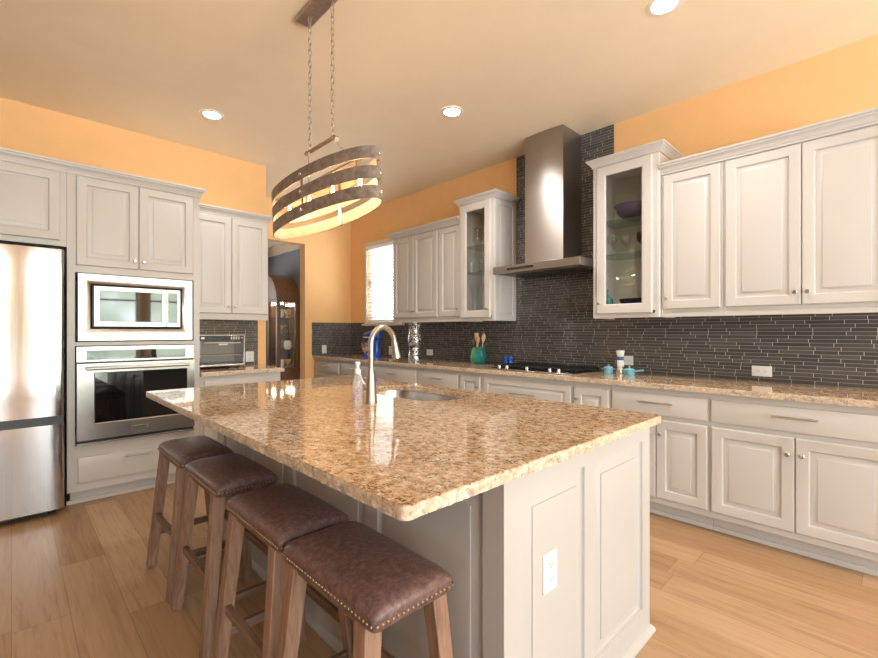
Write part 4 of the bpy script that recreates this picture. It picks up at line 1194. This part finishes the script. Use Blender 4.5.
# ------------------------------------------------------------------ outlets
def outlet(F, d, u, v, w, h, label, kind='duplex'):
    P = fm(F, d)
    t = thing('wall_outlet', label, 'outlet', P(u, v, 0), 'white outlets and switches')
    b = B(); fbox(b, F, d - 0.006, d - 0.0003, u - w / 2, u + w / 2, v - h / 2, v + h / 2); b.build('cover_plate', 'white', t, bevel=0.002)
    gangs = [(u, v)] if kind != 'double' else [(u, v)]
    long = max(w, h)
    for k in ((-1, 1) if kind in ('duplex', 'double') else (0,)):
        if kind == 'switch':
            b = B(); fbox(b, F, d - 0.009, d - 0.0062, u - 0.016, u + 0.016, v - 0.032, v + 0.032); b.build('rocker', 'white', t, bevel=0.001); continue
        cu, cv = (u, v + k * 0.020) if h > w else (u + k * 0.020, v)
        b = B(); fbox(b, F, d - 0.0085, d - 0.0062, cu - 0.0155, cu + 0.0155, cv - 0.0145, cv + 0.0145); s = b.build('socket', 'white', t, bevel=0.003)
        b = B()
        if h > w:
            for q in (-0.006, 0.006): fbox(b, F, d - 0.0089, d - 0.0086, cu + q - 0.001, cu + q + 0.001, cv - 0.001, cv + 0.008)
            fbox(b, F, d - 0.0089, d - 0.0086, cu - 0.002, cu + 0.002, cv - 0.009, cv - 0.005)
        else:
            for q in (-0.006, 0.006): fbox(b, F, d - 0.0089, d - 0.0086, cu - 0.001, cu + 0.008, cv + q - 0.001, cv + q + 0.001)
            fbox(b, F, d - 0.0089, d - 0.0086, cu - 0.009, cu - 0.005, cv - 0.002, cv + 0.002)
        b.build('slots', 'grey_plastic', s, smooth=0)
    return t
TS = WR - T
outlet('x', TS, 0.650, 0.985, 0.115, 0.072, 'white horizontal outlet on the dark tile right of the grinder')
outlet('x', TS, 1.590, 1.015, 0.115, 0.078, 'white outlet on the dark tile directly behind the grinder')
outlet('x', TS, 4.040, 1.000, 0.110, 0.075, 'white outlet on the dark tile between vase and utensil crock')
outlet('x', TS, 4.830, 1.000, 0.075, 0.115, 'white outlet on the dark tile behind the blue stand mixer')
outlet('y', EY - T, 3.293, 1.000, 0.075, 0.118, 'white switch plate on the tiled end wall in the far corner', 'switch')
outlet('y', OY - T, 1.812, 0.995, 0.085, 0.11, 'white outlet plate on the tile right of the toaster oven')
outlet('y', BY0 + 0.0012, 1.157, 0.545, 0.073, 0.117, 'white duplex outlet on the island end panel')

# ------------------------------------------------------------------ blind on the window
t = thing('window_blind', 'white horizontal slat blind hanging in the window left of the upper cabinets', 'blind', (WR + 0.03, 5.0, 1.38))
b = B(); b.box(WR - 0.012, WR + 0.045, WIN[0] + 0.004, WIN[1] - 0.004, 2.445, 2.496); b.build('valance', 'blind', t, bevel=0.003)
b = B(); z = 1.415; a = math.radians(36)
while z < 2.44:
    c = Vector((WR + 0.024, 0, z)); v = Vector((math.cos(a), 0, -math.sin(a))) * 0.0235
    b.bar((c.x, WIN[0] + 0.006, c.z), (c.x, WIN[1] - 0.006, c.z), 0.047, 0.003, up=(math.sin(a), 0, math.cos(a)))
    z += 0.0425
b.build('slats', 'blind', t, smooth=0)
b = B()
for y in (WIN[0] + 0.12, (WIN[0] + WIN[1]) / 2, WIN[1] - 0.12):
    for x in (-0.001, 0.049): b.tube([(WR + x, y, 1.40), (WR + x, y, 2.445)], 0.0012, 5)
b.build('ladder_cord', 'blind', t)
b = B(); b.box(WR - 0.001, WR + 0.049, WIN[0] + 0.005, WIN[1] - 0.005, 1.378, 1.394); b.build('bottom_rail', 'blind', t, bevel=0.003)

# ------------------------------------------------------------------ things on the long counter
CZ = 0.9145
# stand mixer (tilt head, bowl towards the left end of the counter)
mx, my = 3.47, 4.86
t = thing('stand_mixer', 'cobalt blue stand mixer with steel bowl on the far counter', 'mixer', (mx, my, CZ))
def along(u, w, z): return (mx + w, my + u, CZ + z)       # u: towards the bowl (+Y)
b = B(); rr = []
for z, k in ((0, 1.0), (0.018, 1.0), (0.028, 0.9)):
    rr.append([along(0.03 + 0.165 * math.copysign(abs(math.cos(2 * PI * i / 32)) ** 0.7, math.cos(2 * PI * i / 32)) * k, 0.098 * math.copysign(abs(math.sin(2 * PI * i / 32)) ** 0.7, math.sin(2 * PI * i / 32)) * k, z) for i in range(32)])
b.rings(rr); b.build('base', 'mixer_blue', t, smooth=40)
b = B(); rr = []
for z, u0, du, dw in ((0.026, -0.075, 0.065, 0.062), (0.06, -0.078, 0.055, 0.052), (0.14, -0.080, 0.045, 0.044), (0.21, -0.076, 0.050, 0.048), (0.235, -0.072, 0.058, 0.054)):
    rr.append([along(u0 + du * math.cos(2 * PI * i / 24), dw * math.sin(2 * PI * i / 24), z) for i in range(24)])
b.rings(rr); b.build('column', 'mixer_blue', t, smooth=50)
b = B(); rr = []
for u, r, zz in ((-0.155, 0.012, 0.285), (-0.150, 0.036, 0.285), (-0.125, 0.056, 0.287), (-0.06, 0.066, 0.290), (0.03, 0.066, 0.290), (0.10, 0.061, 0.287), (0.150, 0.054, 0.283), (0.165, 0.046, 0.280)):
    rr.append([along(u, r * 0.92 * math.cos(2 * PI * i / 24), zz + r * math.sin(2 * PI * i / 24)) for i in range(24)])
b.rings(rr); h = b.build('motor_head', 'mixer_blue', t, smooth=50)
b = B(); b.tube([along(0.1655, 0, 0.280), along(0.178, 0, 0.280), along(0.184, 0, 0.280)], [0.040, 0.036, 0.022], 20); b.build('hub_cap', 'chrome', h)
b = B(); b.tube([along(-0.06, -0.063, 0.268), along(0.12, -0.058, 0.268)], 0.009, 8); b.build('trim_band', 'chrome', h)
b = B(); b.lathe([(0.018, 0.0), (0.018, -0.02), (0.012, -0.05)], along(0.095, 0, 0.228), 14); b.build('beater_shaft', 'chrome', h)
b = B(); b.lathe([(0.052, 0.0), (0.055, 0.01), (0.050, 0.016), (0.078, 0.05), (0.096, 0.09), (0.103, 0.14), (0.106, 0.165), (0.109, 0.166), (0.103, 0.164), (0.098, 0.14), (0.090, 0.09), (0.07, 0.05), (0.001, 0.03)], along(0.095, 0, 0.0285), 28, cap=False)
b.build('bowl', 'chrome', t)
b = B(); b.tube([along(-0.075, -0.06, 0.155), along(-0.075, -0.075, 0.155)], [0.013, 0.011], 12); b.build('speed_knob', 'black', t)

# mosaic vase
vx, vy = 3.235, 3.735
t = thing('mosaic_vase', 'tall wavy mirror mosaic vase standing on the counter right of the faucet', 'vase', (vx, vy, CZ))
b = B(); prof = []
for i in range(29):
    s = i / 28; prof.append((0.070 + 0.006 * math.sin(s * 13.0 + 0.6) + 0.002 * s, 0.445 * s))
b.lathe([(0.055, 0)] + prof + [(p[0] - 0.006, p[1]) for p in reversed(prof[2:])] + [(0.001, 0.02)], (vx, vy, CZ), 36, cap=False)
o = b.build('vessel', 'mosaic', t, smooth=60)

# utensil crock and utensils
kx, ky = 3.60, 3.115
t = thing('utensil_crock', 'green and teal glazed ceramic crock on the counter left of the cooktop', 'crock', (kx, ky, CZ))
CK = 1.2
b = B(); b.lathe([(r * CK, h * CK) for r, h in [(0.050, 0), (0.060, 0.004), (0.072, 0.035), (0.073, 0.07), (0.064, 0.11), (0.053, 0.135), (0.050, 0.145), (0.053, 0.150), (0.049, 0.149), (0.047, 0.135), (0.058, 0.10), (0.064, 0.05), (0.055, 0.012), (0.001, 0.010)]], (kx, ky, CZ), 30, cap=False)
b.build('vessel', 'crock_glaze', t, smooth=60)
b = B(); b.lathe([(0.036, 0.0), (0.040, -0.010), (0.034, -0.020), (0.020, -0.022), (0.001, -0.016)], (kx - 0.048, ky - 0.064, CZ + 0.105), 20, 'X'); b.build('side_boss', 'teal_glass', t)
def utensil(name, label, base, tip, mat, shape, cat='utensil'):
    base = Vector((kx + base[0], ky + base[1], CZ + 0.016)); tip = Vector((kx + tip[0], ky + tip[1], CZ + tip[2]))
    b = B(); L0 = tip - base
    hl = {'spoon': 0.30, 'spatula': 0.30, 'ladle': 0.24}[shape]
    b.tube([base, base + L0 * (1 - hl + 0.02)], [0.0050, 0.0060], 8)
    d = L0.normalized(); side = d.cross(Vector((0.7, 0.72, 0))).normalized(); n = side.cross(d).normalized()
    c0 = base + L0 * (1 - hl); L = tip - c0
    pr = {'spoon': ((0, 0.006), (0.25, 0.016), (0.5, 0.022), (0.75, 0.021), (0.95, 0.011), (1.0, 0.003)), 'spatula': ((0, 0.007), (0.2, 0.018), (0.6, 0.021), (1.0, 0.022)), 'ladle': ((0, 0.006), (0.3, 0.024), (0.55, 0.032), (0.85, 0.026), (1.0, 0.008))}[shape]
    b.rings([[c0 + L * s + side * (w * math.cos(2 * PI * k / 14)) + n * (0.005 * math.sin(2 * PI * k / 14)) for k in range(14)] for s, w in pr])
    tag(b.build(name, mat, loc=base), label, cat, 'cooking utensils in the green crock')
utensil('wooden_spatula', 'flat pale wooden spatula standing in the green crock, leftmost of the wood', (0.0, 0.018), (0.0, 0.030, 0.330), 'spoon_light', 'spatula')
utensil('wooden_spoon', 'reddish wooden spoon standing in the middle of the green crock', (-0.022, -0.008), (-0.030, -0.018, 0.295), 'spoon', 'spoon')
utensil('wooden_spoon', 'tan wooden spoon leaning to the right in the green crock', (0.004, -0.022), (0.010, -0.070, 0.320), 'spoon_light', 'spoon')
utensil('black_ladle', 'black ladle leaning over the left rim of the green crock', (-0.016, 0.024), (-0.028, 0.055, 0.262), 'black', 'ladle')
utensil('black_turner', 'thin black turner behind the wooden spoons in the green crock', (0.034, -0.006), (0.048, -0.014, 0.335), 'black', 'spatula')
# salt and pepper
for i, (x, y, lab) in enumerate(((3.715, 2.835, 'left one of the two bright blue shakers behind the cooktop'), (3.715, 2.777, 'right one of the two bright blue shakers behind the cooktop'))):
    t = thing('salt_shaker', lab, 'shaker', (x, y, CZ), 'bright blue shakers behind the cooktop')
    b = B(); b.lathe([(0.019, 0), (0.022, 0.006), (0.022, 0.03), (0.014, 0.045), (0.020, 0.062)], (x, y, CZ), 18); b.build('body', 'shaker_blue', t)
    b = B(); b.lathe([(0.0205, 0.0625), (0.022, 0.072), (0.016, 0.088), (0.006, 0.094), (0.001, 0.095)], (x, y, CZ), 18); b.build('cap', 'shaker_blue', t)
# grinder and two little pots on the right of the cooktop
gx, gy = 3.600, 1.578
t = thing('pepper_grinder', 'tall white and steel grinder with blue band between the aqua pots', 'grinder', (gx, gy, CZ))
b = B(); b.lathe([(0.030, 0), (0.031, 0.004), (0.028, 0.05), (0.024, 0.055)], (gx, gy, CZ), 24); b.build('foot', 'chrome', t)
b = B(); b.lathe([(0.024, 0.0555), (0.027, 0.060), (0.027, 0.105), (0.024, 0.110)], (gx, gy, CZ), 24); b.build('body', 'marble', t)
b = B(); b.lathe([(0.0225, 0.1105), (0.0255, 0.115), (0.0265, 0.138), (0.025, 0.140)], (gx, gy, CZ), 24); b.build('blue_band', 'blue_band', t)
b = B(); b.lathe([(0.0245, 0.1405), (0.028, 0.150), (0.034, 0.185), (0.033, 0.190), (0.001, 0.188)], (gx, gy, CZ), 24); b.build('cup', 'white_glaze', t)
def little_pot(x, y, r, h, label, long_handle):
    t = thing('small_pot', label, 'pot', (x, y, CZ), 'little aqua pots on the counter')
    b = B(); b.lathe([(r * 0.85, 0), (r, 0.006), (r * 1.02, h), (r * 1.06, h + 0.002), (r * 0.95, h + 0.002), (r * 0.93, 0.008), (0.001, 0.007)], (x, y, CZ), 26, cap=False); b.build('body', 'aqua', t, smooth=50)
    b = B(); b.lathe([(r * 1.05, h + 0.0025), (r * 1.03, h + 0.007), (r * 0.6, h + 0.013), (r * 0.25, h + 0.016), (0.001, h + 0.016)], (x, y, CZ), 26); l = b.build('lid', 'aqua', t, smooth=50)
    b = B(); b.lathe([(0.005, h + 0.016), (0.005, h + 0.022), (0.009, h + 0.025), (0.009, h + 0.030), (0.001, h + 0.032)], (x, y, CZ), 14); b.build('knob', 'nickel', l)
    if long_handle:
        b = B(); b.tube([(x - 0.01, y - r * 0.98, CZ + h * 0.75), (x - 0.014, y - r - 0.05, CZ + h * 1.05), (x - 0.016, y - r - 0.075, CZ + h * 1.15)], [0.0065, 0.007, 0.0075], 10); b.build('handle', 'aqua', t)
        b = B(); b.tube([(x, y + r, CZ + h * 0.8), (x, y + r + 0.018, CZ + h * 0.85)], [0.006, 0.007], 8); b.build('handle', 'aqua', t)
    else:
        for s in (-1, 1):
            b = B(); b.tube([(x - 0.014, y + s * r * 0.95, CZ + h * 0.8), (x - 0.008, y + s * (r + 0.014), CZ + h * 0.84), (x + 0.008, y + s * (r + 0.014), CZ + h * 0.84), (x + 0.014, y + s * r * 0.95, CZ + h * 0.8)], 0.0045, 8); b.build('handle', 'aqua', t)
little_pot(3.575, 1.668, 0.036, 0.042, 'small round lidded aqua pot left of the white grinder', False)
little_pot(3.570, 1.492, 0.040, 0.036, 'small aqua saucepan with a stick handle right of the white grinder', True)

# ------------------------------------------------------------------ glassware in the glass door cabinets
def goblet(x, y, z, mat, label, h=0.17, r=0.042, name='goblet', group='goblets in the glass cabinets'):
    b = B(); b.lathe([(r * 0.85, 0), (r * 0.85, 0.003), (0.006, 0.008), (0.0045, 0.012), (0.0045, h * 0.42), (0.012, h * 0.46), (r * 0.85, h * 0.60), (r, h * 0.78), (r * 0.88, h), (r * 0.84, h), (r * 0.95, h * 0.78), (r * 0.8, h * 0.62), (0.001, h * 0.48)], (x, y, z), 20, cap=False)
    return tag(b.build(name, mat, loc=(x, y, z), smooth=60), label, 'glass', group)
def tumbler(x, y, z, mat, label, h=0.11, r=0.034, group='tumblers in the left glass cabinet'):
    b = B(); b.lathe([(r * 0.85, 0), (r, h), (r - 0.003, h), (r * 0.8, 0.008), (0.001, 0.008)], (x, y, z), 20, cap=False)
    return tag(b.build('tumbler', mat, loc=(x, y, z), smooth=60), label, 'glass', group)
S0, S1, S2 = UZ0 + 0.0525, 1.8745, 2.1445
# right cabinet
x, y = 3.57, 1.455
b = B(); b.lathe([(0.045, 0), (0.048, 0.010), (0.075, 0.020), (0.115, 0.050), (0.140, 0.090), (0.150, 0.120), (0.147, 0.122), (0.134, 0.092), (0.108, 0.055), (0.06, 0.026), (0.001, 0.02)], (x, y, S2), 32, cap=False)
tag(b.build('footed_bowl', 'plum', loc=(x, y, S2), smooth=60), 'wide dark plum footed bowl on the top shelf of the right glass cabinet', 'bowl')
goblet(3.50, 1.60, S1, 'clear', 'clear goblet at the left on the middle shelf of the right cabinet')
goblet(3.56, 1.515, S1, 'clear', 'second clear goblet from the left in the right cabinet')
goblet(3.60, 1.40, S1, 'blue_glass', 'cobalt blue goblet on the middle shelf of the right cabinet', 0.175, 0.046)
goblet(3.51, 1.325, S1, 'blue_glass', 'rightmost cobalt goblet on the middle shelf of the right cabinet', 0.165, 0.044)
x, y = 3.56, 1.44
b = B(); b.lathe([(0.055, 0), (0.060, 0.008), (0.10, 0.045), (0.125, 0.10), (0.122, 0.10), (0.095, 0.05), (0.05, 0.012), (0.001, 0.010)], (x, y, S0), 32, cap=False)
tag(b.build('deep_bowl', 'navy', loc=(x, y, S0), smooth=60), 'deep navy bowl on the bottom shelf of the right glass cabinet', 'bowl')
x, y = 3.47, 1.61
t = thing('glass_figurine', 'teal glass bird shaped dish beside the navy bowl in the right cabinet', 'figurine', (x, y, S0))
b = B(); b.lathe([(0.020, 0), (0.024, 0.004), (0.030, 0.04), (0.040, 0.075), (0.036, 0.10), (0.03, 0.11), (0.001, 0.112)], (x, y, S0), 20, sy=0.7); b.build('body', 'teal_glass', t, smooth=60)
b = B(); b.tube([(x, y + 0.005, S0 + 0.10), (x, y + 0.022, S0 + 0.145), (x, y + 0.018, S0 + 0.175), (x, y + 0.034, S0 + 0.172)], [0.014, 0.009, 0.011, 0.004], 10); b.build('head', 'teal_glass', t)
# left cabinet
x, y = 3.52, 3.06
t = thing('glass_pitcher', 'clear glass pitcher on the top shelf of the left glass cabinet', 'pitcher', (x, y, S2))
b = B(); b.lathe([(0.040, 0), (0.046, 0.004), (0.052, 0.07), (0.040, 0.13), (0.036, 0.17), (0.043, 0.20), (0.040, 0.20), (0.033, 0.17), (0.046, 0.07), (0.001, 0.008)], (x, y, S2), 24, cap=False); b.build('vessel', 'clear', t, smooth=60)
b = B(); b.tube([(x, y - 0.035, S2 + 0.18), (x, y - 0.075, S2 + 0.165), (x, y - 0.082, S2 + 0.10), (x, y - 0.048, S2 + 0.06)], 0.006, 8); b.build('handle', 'clear', t)
for i, (xx, yy, lab) in enumerate(((3.47, 3.10, 'leftmost clear tumbler on the middle shelf of the left cabinet'), (3.55, 3.02, 'clear tumbler second from left on the middle shelf of the left cabinet'), (3.47, 2.955, 'clear tumbler third from left on the middle shelf of the left cabinet'), (3.54, 2.88, 'rightmost clear tumbler on the middle shelf of the left cabinet'))):
    tumbler(xx, yy, S1, 'clear', lab)
for i, (xx, yy, lab) in enumerate(((3.50, 3.08, 'tall clear vase at the left on the bottom shelf of the left cabinet'), (3.55, 2.94, 'tall clear vase at the right on the bottom shelf of the left cabinet'))):
    b = B(); b.lathe([(0.035, 0), (0.038, 0.004), (0.024, 0.10), (0.034, 0.22), (0.052, 0.32), (0.049, 0.32), (0.030, 0.22), (0.020, 0.10), (0.001, 0.010)], (xx, yy, S0), 24, cap=False)
    tag(b.build('glass_vase', 'clear', loc=(xx, yy, S0), smooth=60), lab, 'vase', 'tall clear vases in the left glass cabinet')
for i, (xx, yy, lab) in enumerate(((3.47, 3.02, 'small pale pink dish in front of the tall vases, left of the pair'), (3.47, 2.90, 'small pale pink dish in front of the tall vases, right of the pair'))):
    b = B(); b.lathe([(0.022, 0), (0.030, 0.012), (0.036, 0.034), (0.033, 0.034), (0.026, 0.012), (0.001, 0.006)], (xx, yy, S0), 20, cap=False)
    tag(b.build('small_dish', 'spoon_light', loc=(xx, yy, S0), smooth=60), lab, 'dish', 'little dishes in the left glass cabinet')

# ------------------------------------------------------------------ curio cabinet in the dining room
QX0, QX1, QY0, QY1 = 3.64, 4.085, 8.20, 9.40
t = thing('curio_cabinet', 'arched walnut curio cabinet with glass panes seen through the doorway', 'curio cabinet', (3.86, 8.8, 0))
ZS = 1.83
b = B(); w = 0.07
for (xx, yy) in ((QX0, QY0), (QX1 - w, QY0), (QX0, QY1 - w), (QX1 - w, QY1 - w)): b.box(xx, xx + w, yy, yy + w, 0, ZS)
b.box(QX0, QX1, QY0, QY1, ZS, ZS + 0.05).box(QX0 + 0.001, QX1 - 0.001, QY0 + 0.001, QY1 - 0.001, 0.06, 0.55)
b.box(QX0 + 0.005, QX0 + w - 0.005, QY0 + 0.40, QY0 + 0.46, 0.55, ZS).box(QX0 + 0.005, QX0 + w - 0.005, QY1 - 0.46, QY1 - 0.40, 0.55, ZS)
b.build('body', 'curio_wood', t, bevel=0.004)
b = B(); rr = []
yc, rad = (QY0 + QY1) / 2, (QY1 - QY0) / 2 + 0.03
prof_o = [(yc + rad * math.cos(PI * i / 24), ZS + 0.0505 + 0.52 * math.sin(PI * i / 24)) for i in range(25)]
b.rings([[(x, y, z) for y, z in prof_o] for x in (QX0 - 0.03, QX1)])
b.build('arched_hood', 'curio_wood', t, smooth=40)
for z in (0.90, 1.21, 1.52):
    b = B(); b.box(QX0 + 0.03, QX1 - 0.03, QY0 + 0.03, QY1 - 0.03, z, z + 0.008); b.build('shelf', 'shelf_glass', t, smooth=0)
b = B(); b.box(QX0 + 0.08, QX1 - 0.08, QY0 + 0.025, QY0 + 0.029, 0.551, ZS - 0.001); b.build('side_glass', 'glass', t, smooth=0)
b = B(); b.box(QX0 + 0.025, QX0 + 0.029, QY0 + 0.08, QY1 - 0.08, 0.551, ZS - 0.001); b.build('front_glass', 'glass', t, smooth=0)
b = B(); b.box(QX1 - 0.02, QX1 - 0.015, QY0 + 0.08, QY1 - 0.08, 0.551, ZS - 0.001); b.build('mirror_back', 'chrome', t, smooth=0)
b = B(); b.box(3.80, 3.92, 8.55, 9.05, ZS - 0.03, ZS - 0.001); b.build('lamp_strip', 'curio_light', t, smooth=0)
rc = random.Random(11)
names = ['upper', 'second', 'third', 'lowest']
for lv, z in enumerate((1.5285, 1.2185, 0.9085, 0.5505)):
    for k, (px, py) in enumerate(((3.76, 8.33), (3.92, 8.36))):
        side = 'left' if k == 0 else 'right'
        if (lv + k) % 3 == 0:
            b = B(); b.lathe([(0.05, 0), (0.055, 0.01), (0.075, 0.05), (0.07, 0.14), (0.05, 0.17), (0.001, 0.17)], (px, py, z), 20)
            tag(b.build('porcelain_jar', 'white_glaze', loc=(px, py, z), smooth=60), 'white porcelain jar at %s on the %s shelf of the curio cabinet' % (side, names[lv]), 'jar', 'porcelain in the curio cabinet')
        elif (lv + k) % 3 == 1:
            b = B(); b.lathe([(0.05, 0), (0.055, 0.006), (0.02, 0.012), (0.012, 0.05), (0.05, 0.10), (0.075, 0.16), (0.07, 0.16), (0.04, 0.10), (0.001, 0.06)], (px, py, z), 20, cap=False)
            tag(b.build('pedestal_dish', 'iron' if lv == 2 else 'spoon_light', loc=(px, py, z), smooth=60), '%s pedestal dish at %s on the %s shelf of the curio cabinet' % ('dark' if lv == 2 else 'amber', side, names[lv]), 'dish', 'pedestal dishes in the curio cabinet')
        else:
            goblet(px, py, z, 'clear', 'clear goblet at %s on the %s shelf of the curio cabinet' % (side, names[lv]), 0.2, 0.05, group='goblets in the curio cabinet')
